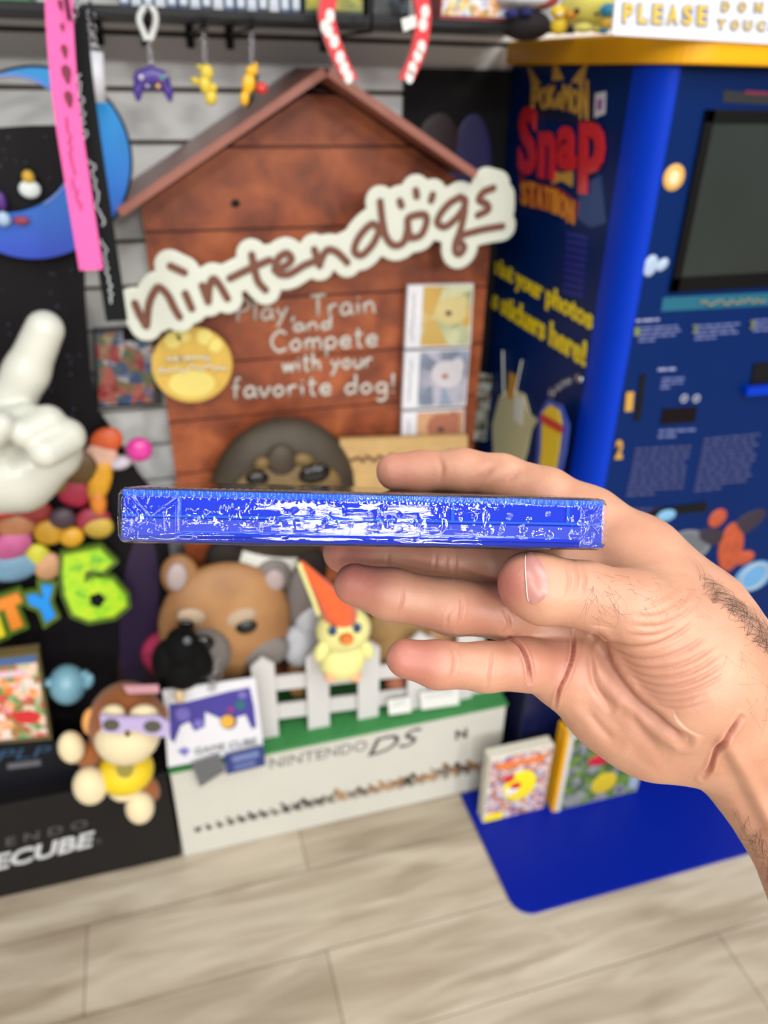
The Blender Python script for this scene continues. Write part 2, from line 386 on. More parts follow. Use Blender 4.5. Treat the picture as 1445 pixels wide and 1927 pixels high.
def scribble(a, b, w, rows, Y, seed, dens=26, r=.0008, plane='Y'):
    """rows of illegible small print between two pixel points"""
    random.seed(seed); fn = PY if plane == 'Y' else PX; mbv = []
    for k in range(rows):
        pts = []
        for i in range(dens+1):
            t_ = i/dens; off = (random.random()-.5)*w; off2 = (k-(rows-1)/2)*w*1.7
            dx, dy = b[0]-a[0], b[1]-a[1]; L = math.hypot(dx, dy); nx, ny = -dy/L, dx/L
            pts.append(fn(a[0]+dx*t_+nx*(off+off2), a[1]+dy*t_+ny*(off+off2), Y))
        mbv.append(g_tube(pts, r, 5))
    return mbv
for vf in scribble((124, 220), (140, 330), 9, 1, 1.1192, 3, 16, .0009): mb.add(*vf, PINKPR)
for vf in scribble((138, 335), (152, 395), 9, 1, 1.1192, 5, 14, .0009): mb.add(*vf, PINKPR)
obj('ribbon_print', mb, t)
t, pts = lanyard('lanyard', [(132, 10), (142, 60), (152, 150), (170, 280), (192, 420), (220, 604)], .0145, BLKF, 1.14, 'black ribbon lanyard with grey script hanging right of the pink one')
mb = MB()
for a, b, sd in [((148, 140), (160, 265), 1), ((172, 300), (192, 425), 2), ((193, 450), (212, 570), 6)]:
    for vf in scribble(a, b, 11, 1, 1.1392, sd, 22, .0013): mb.add(*vf, GREYPR)
obj('ribbon_print', mb, t)
mb = chain(PY(136, -25, 1.14), PY(140, 40, 1.14), 5, .006, .0012); mb.add(*g_box(PY(131, 18, 1.142)-Vector((.003, 0, .004)), PY(131, 18, 1.142)+Vector((.014, .004, .006)), .001), STEEL)
obj('metal_clasp', mb, t)
hook(120, -34, 1.11, 'dark metal hook holding the lanyards on the slatted wall')
# ---- white rolled tube on a chain
t = thing('tube_keychain', PY(170, 10, 1.2), 'white tube shaped keychain hanging on a silver chain beside the black lanyard', 'keychain')
obj('chain', chain(PY(170, 12, 1.2), PY(176, 95, 1.2), 7, .006, .0011), t)
obj('tube', one(cyl(PY(177, 97, 1.2), PY(183, 192, 1.2), .0115), mat('tube_white', (238, 238, 246), .35, alpha=1), True), t)
obj('loop', one(g_ring(PY(178, 92, 1.2), .005, .0012, 'Y', 16, 6), STEEL, True), t)
hook(170, 8, 1.19, 'dark metal hook holding the keychain in the slatted wall')
# ---- controller keychain
PUR = mat('controller_purple', (72, 50, 140), .35)
def controller(cx, cy, Y, s, mb_=None, depth=.006):
    """game pad: rounded body, two grips, sticks and buttons; s = px half width"""
    F_ = Field((0, 0, 0), (0, 0, 0), .001)
    c = PY(cx, cy, Y); u = s*mpx(cx, cy, Y); h = u/26
    F_ = Field((c.x-1.25*u, c.y-.5*u, c.z-1.25*u), (c.x+1.25*u, c.y+.5*u, c.z+.8*u), h); A = F_.new()
    g = lambda x, z, r, y=0: (c.x+x*u, c.y+y*u, c.z+z*u, r*u)
    F_.chain(A, [g(-.5, .12, .42), g(0, .25, .42), g(.5, .12, .42)], .1*u, ((0, 1, 0), .7))
    F_.chain(A, [g(-.62, 0, .32), g(-.8, -.5, .24), g(-.84, -.85, .15)], .12*u, ((0, 1, 0), .8))
    F_.chain(A, [g(.62, 0, .32), g(.8, -.5, .24), g(.84, -.85, .15)], .12*u, ((0, 1, 0), .8))
    F_.chain(A, [g(-.28, -.2, .2), g(-.28, -.3, .2)], .1*u, ((0, 1, 0), .8)); F_.chain(A, [g(.28, -.2, .2), g(.28, -.3, .2)], .1*u, ((0, 1, 0), .8))
    return F_.mesh(A), c, u
(V, Q), c, u = controller(286, 152, 1.2, 36)
t = thing('controller_keychain', PY(283, 15, 1.2), 'purple game controller keychain hanging from a white strap loop', 'keychain')
obj('controller_charm', nets_mb(V, Q, PUR), t)
for dx, dz, r, cc in [(-.55, .15, .13, (210, 205, 215)), (-.28, -.25, .1, (190, 190, 200)), (.28, -.25, .12, (240, 190, 40)), (.55, .15, .13, (50, 160, 130)), (.42, .02, .07, (200, 60, 70)), (.74, .25, .08, (200, 200, 210))]:
    obj('button', one(g_ell(c+Vector((dx*u, -.27*u, dz*u)), (r*u, .1*u, r*u), None, 14, 8), mat('btn%s' % str(cc), cc, .4), True), t, label='%s round button' % ('yellow' if cc[1] == 190 and cc[2] == 40 else 'coloured'))
loop = smoothpath([PY(x, y, 1.2) for x, y in [(276, 76), (270, 60), (262, 38), (268, 20), (278, 15), (289, 20), (293, 38), (288, 60), (282, 76)]], 6)
obj('strap_loop', one(g_tube(loop, .0042, 8), mat('strap_white', (214, 216, 214), .5), True), t)
obj('chain', chain(PY(280, 78, 1.2), PY(286, 128, 1.2), 6, .0042, .0009), t)
hook(278, 18, 1.19, 'dark metal hook holding the controller keychain in the slatted wall')
# ---- yellow charms (plain stand-ins)
GOLD = mat('yellow_rubber', (222, 196, 60), .35)
def blobs(name, px, py, Y, parts_, m, label, parent):
    for i, (dx, dy, rx, ry, rot) in enumerate(parts_):
        obj(name, one(ell_px(px+dx, py+dy, Y, rx, ry, .006, rot, 14, 8), m, True), parent)
t = thing('charm_keychain', PY(384, 40, 1.2), 'plain yellow rubber charm on a clear strap, left of the second yellow charm', 'keychain')
obj('chain', chain(PY(383, 60, 1.2), PY(386, 122, 1.2), 7, .004, .0008), t)
blobs('charm_lobe', 387, 150, 1.2, [(2, -14, 13, 16, 0), (-1, 10, 12, 18, -10), (-20, 2, 9, 7, 30), (10, 34, 12, 15, 25), (-12, -24, 6, 5, 0), (14, 15, 8, 10, 0)], GOLD, '', t)
obj('clear_strap', one(g_tube(smoothpath([PY(x, y, 1.2) for x, y in [(376, 30), (380, 55), (384, 62), (388, 55), (390, 30)]], 5), .0015, 6), DARKMETAL, True), t)
hook(383, 28, 1.19, 'dark metal hook holding the left yellow charm in the slatted wall')
t = thing('charm_keychain', PY(474, 40, 1.2), 'yellow rubber charm with a small red ball, hanging above the roof', 'keychain')
obj('chain', chain(PY(474, 60, 1.2), PY(474, 125, 1.2), 7, .004, .0008), t)
G2 = mat('yellow_rubber_deep', (244, 186, 30), .35)
blobs('charm_lobe', 470, 155, 1.2, [(4, -22, 12, 11, 0), (-2, 2, 13, 20, 10), (-10, 30, 9, 15, 5), (10, -30, 5, 8, 20)], G2, '', t)
obj('charm_ball', MB().add(*ell_px(492, 166, 1.195, 12, 12, .009, 0, 16, 10), mat('ball_red', (220, 60, 56), .35), True), t, label='red ball')
obj('dark_tail', one(g_tube([PY(484, 140, 1.2), PY(480, 165, 1.2), PY(466, 200, 1.2)], .0025, 6), DARKMETAL, True), t)
hook(474, 28, 1.19, 'dark metal hook holding the second yellow charm in the slatted wall')
# ---- red polka dot headband
RED = mat('headband_red', (226, 26, 40), .45, sheen=.3)
t = thing('headband', PY(700, -20, 1.17), 'red headband with white polka dots hanging over the roof ridge', 'headband')
hb = smoothpath([PY(x, y, 1.17) for x, y in [(660, 150), (640, 110), (622, 60), (616, 15), (640, -45), (705, -75), (775, -45), (796, 10), (795, 60), (785, 105), (765, 150)]], 8)
obj('band', one(g_strip(hb, Vector((.0105, 0, 0)), (0, .012, 0)), RED), t)
mb = MB()
for (x, y) in [(621, 30), (618, 58), (629, 78), (640, 108), (648, 128), (656, 145), (612, 50), (796, 46), (800, 22), (793, 88), (776, 128), (786, 105), (771, 145)]:
    p = PY(x, y, 1.169); obj('polka_dot', one(g_prism([p+Vector((.006*math.cos(a), 0, .008*math.sin(a))) for a in np.linspace(0, 2*math.pi, 16, endpoint=False)], (0, .001, 0)), WHITE), t)
obj('paper_tag', one(poly_px([(755, 36), (782, 28), (784, 50), (760, 60)], 1.165, .001), WHITE), t, label='small white paper tag')
hook(700, -70, 1.165, 'dark metal hook holding the red headband in the slatted wall')

# ================================================================== BLACK POSTER BETWEEN HOUSE AND KIOSK
t = thing('dark_poster', PY(850, 700, 1.452), 'tall black poster with a faint blue glow between the doghouse roof and the kiosk', 'poster')
a = PY(762, 128, 1.45)
obj('poster_board', one(g_box((a.x, 1.448, .75), (.6635, 1.4595, a.z)), BLACK), t)
obj('printed_glow', MB().add(*g_ell((.595, 1.4475, 1.33), (.045, .002, .11)), mat('poster_navy', (34, 34, 92), .5, var=.3), True).add(*g_ell((.53, 1.4475, 1.38), (.045, .0018, .06)), mat('poster_maroon', (36, 8, 14), .5), True), t)

# ================================================================== DOGHOUSE DISPLAY
DH = thing('doghouse_display', (.3, 1.25, 0), 'brown doghouse cardboard display with a pitched roof and white fence', 'display stand')
def wood_mat():
    m = bpy.data.materials.new('doghouse_wood'); m.use_nodes = True; nt = m.node_tree; b = nt.nodes['Principled BSDF']; N = nt.nodes.new; Lk = nt.links.new
    tc = N('ShaderNodeTexCoord'); mp = N('ShaderNodeMapping'); mp.inputs['Scale'].default_value = (1, 1, 1.2); Lk(tc.outputs['Object'], mp.inputs[0])
    n = N('ShaderNodeTexNoise'); n.inputs['Scale'].default_value = 17; n.inputs['Detail'].default_value = 3; n.inputs['Distortion'].default_value = .4; Lk(mp.outputs[0], n.inputs['Vector'])
    r = N('ShaderNodeValToRGB'); r.color_ramp.elements[0].position = .3; r.color_ramp.elements[0].color = srgb(112, 50, 24); r.color_ramp.elements[1].position = .72; r.color_ramp.elements[1].color = srgb(176, 94, 50)
    e = r.color_ramp.elements.new(.5); e.color = srgb(148, 72, 35)
    Lk(n.outputs[0], r.inputs[0]); Lk(r.outputs[0], b.inputs['Base Color']); b.inputs['Roughness'].default_value = .5
    return m
WOOD = wood_mat(); ROOF = mat('roof_brown', (156, 98, 84), .34, var=.12, vscale=8); GROOVE = mat('plank_groove', (66, 28, 16), .7)
PYL = 1.34
def roof_z(x): return 1.484-(.293-x)*.585 if x < .293 else 1.484-(x-.293)*.60
mb = MB(); mbg = MB()
cuts = [.268, .36, .45, .545, .64, .735, .84, .945, 1.05, 1.158, 1.272, 1.395, 1.47]
for a, b in zip(cuts, cuts[1:]):
    a2, b2 = a+.002, b-.002
    def clipx(z):   # x range under the roof
        l = max(0, .293-(1.484-z)/.585) if z > roof_z(0) else 0
        r = min(.6, .293+(1.484-z)/.60) if z > roof_z(.6) else .6
        return l, r
    la, ra = clipx(a2); lb, rb = clipx(b2)
    pts = [Vector((la, PYL, a2)), Vector((ra, PYL, a2))]
    if ra == .6 and rb < .6: pts.append(Vector((.6, PYL, min(b2, roof_z(.6)))))
    pts.append(Vector((rb, PYL, b2))); pts.append(Vector((lb, PYL, b2)))
    if la == 0 and lb > 0: pts.append(Vector((0, PYL, min(b2, roof_z(0)))))
    mb.add(*g_prism(pts, (0, .012, 0)), WOOD)
obj('plank_front', mb, DH)
bk = [Vector((0.001, PYL+.004, .268)), Vector((.599, PYL+.004, .268)), Vector((.599, PYL+.004, roof_z(.6)-.004)), Vector((.293, PYL+.004, 1.478)), Vector((.001, PYL+.004, roof_z(0)-.004))]
obj('backing_board', one(g_prism(bk, (0, .02, 0)), GROOVE), DH)
# roof: two sloping panels, front edge forward of the planks, back on the wall
def roof_panel(x0, z0, x1, z1, nm):
    d = Vector((x1-x0, 0, z1-z0)).normalized(); nrm = Vector((-d.z, 0, d.x));
    if nrm.z < 0: nrm = -nrm
    pr = [Vector((x0, 1.235, z0)), Vector((x1, 1.235, z1)), Vector((x1, 1.235, z1))+nrm*.012, Vector((x0, 1.235, z0))+nrm*.012]
    o = obj('roof_panel', one(g_prism(pr, (0, .205, 0)), ROOF), DH); fix_normals(o)
pk = PY(615, 143, 1.235); le = PY(230, 408, 1.235); re = PY(893, 336, 1.235)
roof_panel(le.x, le.z, pk.x, pk.z, 'l'); roof_panel(pk.x, pk.z, re.x, re.z, 'r')
# nail knot
obj('knot_hole', one(poly_px(circ(443, 383, 9, 8, 14), PYL-.001, .001), BLACK), DH)
# name sign
ST = [[(254, 571), (264, 595), (275, 614)], [(276, 612), (280, 575), (290, 550), (300, 541), (316, 556), (328, 580), (338, 597)], [(349, 553), (361, 581)], [(321, 501), (347, 513)],
      [(381, 538), (392, 568)], [(392, 566), (394, 540), (402, 525), (414, 538), (428, 562)], [(433, 524), (470, 506), (507, 490)], [(474, 480), (479, 505), (486, 530), (500, 546)],
      [(517, 508), (538, 500), (549, 488), (540, 477), (525, 485), (519, 500), (525, 515), (545, 516), (572, 500), (592, 492)],
      [(592, 470), (602, 500)], [(602, 498), (610, 478), (620, 470), (636, 476), (654, 494)],
      [(712, 428), (700, 422), (682, 438), (670, 458), (668, 475), (682, 480), (702, 460), (712, 440)], [(716, 380), (720, 415), (727, 446), (742, 462), (760, 456), (768, 430)],
      [(772, 448), (768, 425), (771, 409), (799, 404), (803, 420), (792, 443), (772, 448)],
      [(753, 379), (756, 387)], [(783, 359), (785, 369)], [(815, 367), (812, 377)],
      [(866, 371), (845, 384), (828, 405), (824, 420), (838, 427), (858, 412), (873, 392), (876, 377), (866, 371)],
      [(876, 378), (874, 402), (868, 430), (858, 458), (858, 474), (866, 478), (874, 465), (862, 448), (890, 437), (920, 430), (946, 426)],
      [(929, 354), (910, 362), (902, 376), (916, 384), (919, 395), (900, 405)]]
def sm2(st, n=5): return [(p.x, p.y) for p in smoothpath([Vector((x, y, 0)) for x, y in st], n)]
STS = [sm2(s_) for s_ in ST]
SIGN = obj('script_sign', nets_mb(*slab(STS+[sm2([(262, 590), (290, 600), (350, 565), (480, 510), (600, 485), (690, 450), (790, 415), (880, 395), (930, 385)])]+[[(930, 372), (944, 372), (944, 395)], [(915, 345), (935, 350)]], 1.262, .0245, .008, .0022), mat('sign_cream', (214, 218, 204), .4), False), DH, label='cream die-cut sign with brown handwritten letters')
obj('script_lettering', nets_mb(*slab(STS, 1.2585, .0058, .003, .0013), mat('sign_brown', (112, 62, 42), .5), False), SIGN)
# handwriting font
HW = {'P': (.5, [[(0, 0), (.02, 1)], [(.02, .98), (.35, .98), (.48, .78), (.35, .52), (.05, .46)]]), 'l': (.2, [[(.08, 1), (.08, 0)]]), 'a': (.5, [[(.42, .45), (.2, .52), (.03, .25), (.15, 0), (.38, .15), (.43, .48), (.42, .15), (.52, 0)]]),
      'y': (.45, [[(0, .5), (.2, .08)], [(.42, .52), (.2, 0), (.02, -.38)]]), ',': (.25, [[(.12, .05), (.04, -.2)]]), 'T': (.6, [[(0, .96), (.6, 1.0)], [(.3, .98), (.3, 0)]]),
      'r': (.35, [[(.03, .5), (.05, 0)], [(.05, .3), (.18, .5), (.34, .46)]]), 'i': (.2, [[(.08, .5), (.1, 0)], [(.1, .72), (.12, .78)]]), 'n': (.48, [[(.03, .5), (.05, 0)], [(.05, .35), (.22, .52), (.36, .4), (.42, 0)]]),
      'd': (.5, [[(.4, .4), (.2, .5), (.03, .25), (.15, 0), (.4, .15)], [(.42, 1), (.43, 0)]]), 'C': (.65, [[(.6, .85), (.35, 1), (.05, .7), (.05, .3), (.3, 0), (.62, .12)]]), 'o': (.48, [[(.22, .5), (.02, .28), (.18, 0), (.42, .22), (.3, .48), (.2, .5)]]),
      'm': (.7, [[(.03, .5), (.05, 0)], [(.05, .35), (.18, .52), (.3, .4), (.33, 0)], [(.33, .35), (.48, .52), (.6, .4), (.65, 0)]]), 'p': (.48, [[(.03, .5), (.05, -.4)], [(.05, .42), (.28, .52), (.43, .28), (.25, .02), (.05, .1)]]),
      'e': (.46, [[(.04, .26), (.4, .3), (.3, .52), (.1, .45), (.03, .2), (.2, 0), (.44, .1)]]), 't': (.36, [[(.15, .9), (.15, .1), (.3, 0)], [(0, .6), (.34, .62)]]), 'w': (.6, [[(0, .5), (.14, 0), (.3, .45), (.44, 0), (.6, .52)]]),
      'h': (.46, [[(.04, 1), (.05, 0)], [(.05, .35), (.22, .52), (.36, .4), (.4, 0)]]), 'u': (.48, [[(.02, .5), (.08, .05), (.25, 0), (.4, .2)], [(.41, .5), (.45, 0)]]), 'f': (.36, [[(.34, .95), (.18, .95), (.14, .5), (.14, -.05)], [(0, .5), (.3, .52)]]),
      'v': (.42, [[(0, .5), (.18, 0), (.42, .52)]]), 'g': (.48, [[(.4, .42), (.2, .5), (.03, .25), (.18, .02), (.4, .2)], [(.42, .48), (.4, -.25), (.2, -.42), (.05, -.3)]]), '!': (.2, [[(.1, 1), (.08, .3)], [(.08, .05), (.08, 0)]]), ' ': (.3, [])}
def handwrite(s_, x0, y0, x1, y1, h, Y, r, mb, m):
    W_ = sum(HW[c][0]+.12 for c in s_); x = 0
    for c in s_:
        w, sts = HW[c]
        for st in sts:
            pts = [((x+a)/W_, b) for a, b in st]
            wp = smoothpath([PY(x0+(x1-x0)*a, y0+(y1-y0)*a-h*b, Y) for a, b in pts], 4)
            mb.add(*g_tube(wp, r, 6), m, True)
        x += w+.12
CH = mat('chalk_white', (205, 200, 190), .7); mb = MB()
for args in [('Play, Train', 447, 604, 712, 588, 40), ('and', 552, 623, 630, 618, 25), ('Compete', 510, 662, 716, 650, 38), ('with your', 532, 700, 704, 690, 32), ('favorite dog!', 436, 748, 750, 738, 36)]:
    handwrite(*args, PYL-.002, .0031, mb, CH)
obj('chalk_lettering', mb, DH)
# yellow round badge with small print
mb = one(poly_px(circ(361, 686, 76, 71, 48), 1.30, .004), mat('badge_yellow', (216, 178, 78), .4, var=.2, vscale=40))
BG = obj('round_badge', mb, DH, label='yellow round badge with small print')
mb = MB(); mb.add(*poly_px(circ(361, 722, 44, 26, 24), 1.2985, .001), mat('badge_pale', (232, 214, 118), .4))
for x, y, r in [(325, 640, 16), (345, 632, 13), (385, 634, 15), (405, 650, 13)]: mb.add(*poly_px(circ(x, y, r, r, 16), 1.2985, .001), mat('badge_pale', (232, 214, 118), .4))
obj('badge_paw_pattern', mb, BG)
mb = MB()
for (a, b, sd) in [((314, 676), (394, 674), 1), ((296, 698), (426, 690), 2)]:
    for vf in scribble(a, b, 11, 1, 1.296, sd, 40, .0018): mb.add(*vf, mat('badge_print', (232, 226, 205), .6), True)
obj('badge_print', mb, BG)
# three printed game cases on the house
def printed_case(q, cols, seed, label, blob):
    t0 = obj('printed_game_case', one(poly_px(q, 1.315, .012), mat('spine_white', (226, 226, 232), .35)), DH, label=label)
    (x0, y0), (x1, y1), (x2, y2), (x3, y3) = q
    s_ = .24
    cov = [(x0+(x1-x0)*s_, y0+(y1-y0)*s_+3), (x1-2, y1+3), (x2-2, y2-3), (x3+(x2-x3)*s_, y3+(y2-y3)*s_-3)]
    obj('cover_picture', one(poly_px(cov, 1.3135, .0012), art('cov%d' % seed, cols, 22, seed, detail=1)), t0)
    mb = MB(); bx, by = (cov[0][0]+cov[1][0])/2+5, (cov[0][1]+cov[2][1])/2-8
    mb.add(*poly_px(circ(bx, by, 30, 26, 20), 1.3125, .0008), blob[0]); mb.add(*poly_px(circ(bx+20, by-16, 12, 15, 14), 1.312, .0008), blob[0]); mb.add(*poly_px(circ(bx-4, by+4, 6, 5, 10), 1.3115, .0008), blob[1])
    obj('puppy_picture', mb, t0)
    mb = MB(); xa = x0+9
    for vf in scribble((x0+12, y0+14), (x3+12, y3-14), 6, 1, 1.3135, seed, 22, .0006): mb.add(*vf, mat('spine_print', (120, 122, 130), .6))
    obj('spine_print', mb, t0)
PP = mat('puppy_tan', (206, 190, 130), .6); PD_ = mat('puppy_dark', (70, 60, 45), .6); PW = mat('puppy_white', (205, 200, 205), .6); PB = mat('puppy_brown', (170, 105, 80), .6)
printed_case([(768, 537), (891, 534), (885, 651), (762, 656)], [(190, 180, 110), (200, 160, 80), (205, 210, 170), (130, 135, 90)], 11, 'green and gold cover with a puppy', (PP, PD_))
printed_case([(762, 662), (884, 656), (876, 764), (757, 770)], [(150, 155, 175), (190, 186, 200), (110, 120, 140), (170, 190, 215)], 12, 'pale lilac cover with a white puppy', (PW, PB))
printed_case([(757, 776), (874, 770), (872, 850), (755, 852)], [(200, 140, 100), (215, 170, 130), (170, 120, 90)], 13, 'peach coloured cover with a puppy', (PB, PD_))
# tan wooden board with dark letters
TB = obj('tan_board', one(poly_px([(640, 828), (880, 820), (878, 930), (640, 930)], 1.28, .012), mat('tan_board', (196, 160, 104), .6, var=.2, vscale=30)), DH, label='tan board with dark lettering')
mb = MB()
for vf in scribble((660, 866), (860, 852), 12, 1, 1.2785, 9, 26, .0032): mb.add(*vf, mat('board_print', (92, 50, 36), .7), True)
obj('board_lettering', mb, TB)
# base: white front, green turf
BASEW = mat('base_white', (204, 202, 192), .45); TURF = mat('turf_green', (52, 132, 66), .7, var=.25, vscale=60, bump=.4, bscale=400)
BS = obj('base_box', one(g_box((-.085, 1.16, 0.001), (.655, 1.452, .262), .002), BASEW), DH)
obj('turf_top', one(g_box((-.087, 1.156, .262), (.657, 1.454, .270), .002), TURF), DH)
mb = MB().add(*text_px('NINTENDO', (508, 1447), (690, 1411), (508, 1428), 'Y', 1.1592, .0008), mat('ds_grey', (120, 118, 116), .6))
mb.add(*text_px('DS', (692, 1424), (792, 1398), (692, 1394), 'Y', 1.1592, .0008, shear=.3), mat('ds_dark', (70, 68, 68), .6))
obj('base_lettering', mb, BS)
mb = MB().add(*g_ring(PY(868, 1383, 1.159), .0125, .0015, 'Y', 4), mat('ds_dark', (70, 68, 68), .6)).add(*text_px('N', (857, 1393), (879, 1388), (857, 1375), 'Y', 1.159, .0008, bold=.03), mat('ds_dark', (70, 68, 68), .6))
obj('square_emblem', mb, BS)
# row of small dogs
mb = MB(); random.seed(7)
dm = [mat('dog_print%d' % i, c, .6) for i, c in enumerate([(96, 80, 66), (70, 66, 64), (140, 104, 70), (118, 108, 98), (56, 50, 46), (164, 128, 88)])]
for i in range(26):
    f_ = i/25; x = 372+f_*520; y = 1566-f_*112; s_ = 4+6*f_+random.random()*3; m = random.choice(dm); sg = random.choice([-1, 1])
    st = random.random() < .4
    mb.add(*poly_px(circ(x, y-s_*1.2, s_*(.75 if st else 1.15), s_*(.8 if st else .5), 12, sg*(50 if st else 0)), 1.1592, .0006), m)
    mb.add(*poly_px(circ(x+sg*s_*1.0, y-s_*(2.1 if st else 1.8), s_*.55, s_*.45, 10), 1.1590, .0006), m)
    for dx in (-.8, -.4, .4, .8): mb.add(*poly_px([(x+dx*s_-1.6, y-s_*1.1), (x+dx*s_+1.6, y-s_*1.1), (x+dx*s_+1.4, y), (x+dx*s_-1.4, y)], 1.1591, .0006), m)
    mb.add(*poly_px([(x-sg*s_, y-s_*1.4), (x-sg*s_*1.7, y-s_*2.0), (x-sg*s_*1.6, y-s_*1.5), (x-sg*s_, y-s_*1.1)], 1.1591, .0006), m)
obj('dog_row_print', mb, BS)
# picket fence
PK = mat('picket_white', (208, 206, 204), .5)
FN = obj('picket_fence', MB().add(*g_prism([PY(x, y, 1.205) for x, y in [(490, 1277), (1000, 1225), (1000, 1247), (492, 1303)]], (0, .006, 0)), PK)
         .add(*g_prism([PY(x, y, 1.205) for x, y in [(494, 1330), (1000, 1270), (1000, 1292), (496, 1357)]], (0, .006, 0)), PK), DH)
for (xt, yt, xb, yb, w) in [(491, 1238, 506, 1388, 22), (597, 1222, 600, 1366, 21), (698, 1206, 690, 1348, 20), (795, 1190, 780, 1328, 19), (885, 1178, 868, 1312, 18)]:
    zb = .2705; bx = PY(xb, yb, 1.195).x; bx = (PY(xt, yt, 1.195).x+bx)/2; hw = w*mpx(xt, yt, 1.195); zt = PY(xt, yt, 1.195).z
    pts = [Vector((bx-hw, 1.195, zb)), Vector((bx+hw, 1.195, zb)), Vector((bx+hw, 1.195, zt-.022)), Vector((bx, 1.195, zt)), Vector((bx-hw, 1.195, zt-.022))]
    obj('picket', one(g_prism(pts, (0, .008, 0)), PK), FN)
# puppies printed and die-cut on the display
def px_part(name, parent, items, m, smooth=True, label=None):
    first = None
    for (x, y, Y, rx, ry, d, r) in items:
        o = obj(name, one(ell_px(x, y, Y, rx, ry, d, r, 28, 16), m, smooth), parent, label=label); first = first or o
    return first
def fur(name, a, b, sc=14):
    m = bpy.data.materials.new(name); m.use_nodes = True; nt = m.node_tree; bs = nt.nodes['Principled BSDF']; N = nt.nodes.new; Lk = nt.links.new
    tc = N('ShaderNodeTexCoord'); n = N('ShaderNodeTexNoise'); n.inputs['Scale'].default_value = sc; n.inputs['Detail'].default_value = 3; Lk(tc.outputs['Object'], n.inputs['Vector'])
    r = N('ShaderNodeValToRGB'); r.color_ramp.elements[0].position = .35; r.color_ramp.elements[0].color = srgb(*a); r.color_ramp.elements[1].position = .65; r.color_ramp.elements[1].color = srgb(*b)
    Lk(n.outputs[0], r.inputs[0]); Lk(r.outputs[0], bs.inputs['Base Color']); bs.inputs['Roughness'].default_value = .6; bs.inputs['Subsurface Weight'].default_value = 0; return m
TAN = fur('fur_tan', (140, 96, 56), (178, 130, 82), 7); CREAM = mat('fur_cream', (182, 158, 132), .7, var=.1); DKF = mat('fur_dark', (34, 28, 25), .7, spec=.2, var=.2); EYEB = mat('eye_black', (10, 8, 8), .15)
GREYF = mat('fur_grey', (120, 112, 108), .7, var=.2); PKF = mat('ear_inner', (176, 160, 156), .7)
TN = px_part('puppy_cutout', DH, [(425, 1172, 1.26, 124, 108, .045, 0)], TAN, label='tan puppy face with cream brows')
px_part('ear', TN, [(338, 1082, 1.265, 36, 38, .02, 0)], TAN); px_part('ear', TN, [(512, 1084, 1.27, 36, 34, .02, 0)], GREYF)
px_part('inner_ear', TN, [(333, 1086, 1.245, 20, 26, .01, 8)], PKF); px_part('inner_ear', TN, [(516, 1092, 1.25, 20, 20, .01, 0)], PKF)
px_part('brow', TN, [(360, 1160, 1.222, 28, 15, .010, 20)], CREAM); px_part('brow', TN, [(452, 1162, 1.222, 32, 16, .010, -15)], CREAM)
px_part('eye', TN, [(350, 1178, 1.212, 16, 12, .008, 0)], EYEB); px_part('eye', TN, [(464, 1180, 1.212, 20, 12, .008, 0)], EYEB)
px_part('muzzle', TN, [(385, 1230, 1.21, 50, 44, .04, 0)], GREYF); px_part('cheek', TN, [(498, 1228, 1.235, 46, 28, .02, -15)], GREYF); px_part('nose', TN, [(378, 1212, 1.175, 26, 16, .012, 0)], EYEB)
px_part('chest', TN, [(450, 1290, 1.27, 70, 40, .02, 0)], DKF)
# black and tan puppy at the top
BRT = fur('fur_brown_black', (44, 36, 28), (72, 60, 42), 8); TNB = fur('fur_old_gold', (140, 112, 60), (98, 76, 42), 22)
BT = px_part('puppy_cutout', DH, [(535, 925, 1.29, 136, 132, .05, 0)], BRT, label='black and tan puppy face')
px_part('cheek', BT, [(540, 925, 1.245, 105, 58, .02, 0)], TNB); px_part('forehead', BT, [(530, 872, 1.242, 30, 36, .014, 0)], BRT)
px_part('brow', BT, [(572, 866, 1.238, 20, 13, .01, 20)], TNB); px_part('brow', BT, [(492, 872, 1.238, 16, 12, .01, -15)], TNB)
px_part('eye', BT, [(592, 892, 1.226, 30, 18, .010, -8)], EYEB); px_part('eye', BT, [(484, 900, 1.226, 22, 14, .010, 8)], EYEB)
px_part('chest', BT, [(500, 1058, 1.285, 62, 40, .02, 0)], mat('fur_white', (208, 208, 200), .7)); px_part('shoulder', BT, [(425, 1046, 1.29, 38, 30, .02, 0), (580, 1070, 1.29, 36, 42, .02, 0)], DKF)
# grey white puppy and a brown puppy further right
GP = px_part('puppy_cutout', DH, [(568, 1130, 1.275, 32, 60, .03, 0)], GREYF, label='grey and white puppy'); px_part('chest', GP, [(566, 1212, 1.265, 36, 40, .03, 0), (578, 1165, 1.26, 24, 36, .02, 0)], mat('fur_white2', (196, 198, 204), .7)); px_part('leg', GP, [(560, 1275, 1.26, 20, 40, .015, 0)], TAN)
BP = px_part('puppy_cutout', DH, [(745, 1195, 1.27, 60, 66, .03, 0)], fur('fur_gold', (140, 106, 60), (165, 130, 80)), label='golden brown puppy'); px_part('head', BP, [(845, 1215, 1.265, 60, 48, .03, 0)], TAN); px_part('muzzle', BP, [(805, 1212, 1.24, 16, 14, .02, 0), (890, 1205, 1.24, 22, 14, .02, 0)], mat('fur_white', (208, 208, 200), .7)); px_part('paw', BP, [(745, 1285, 1.235, 20, 18, .02, 0)], mat('paw_rust', (160, 92, 64), .7))

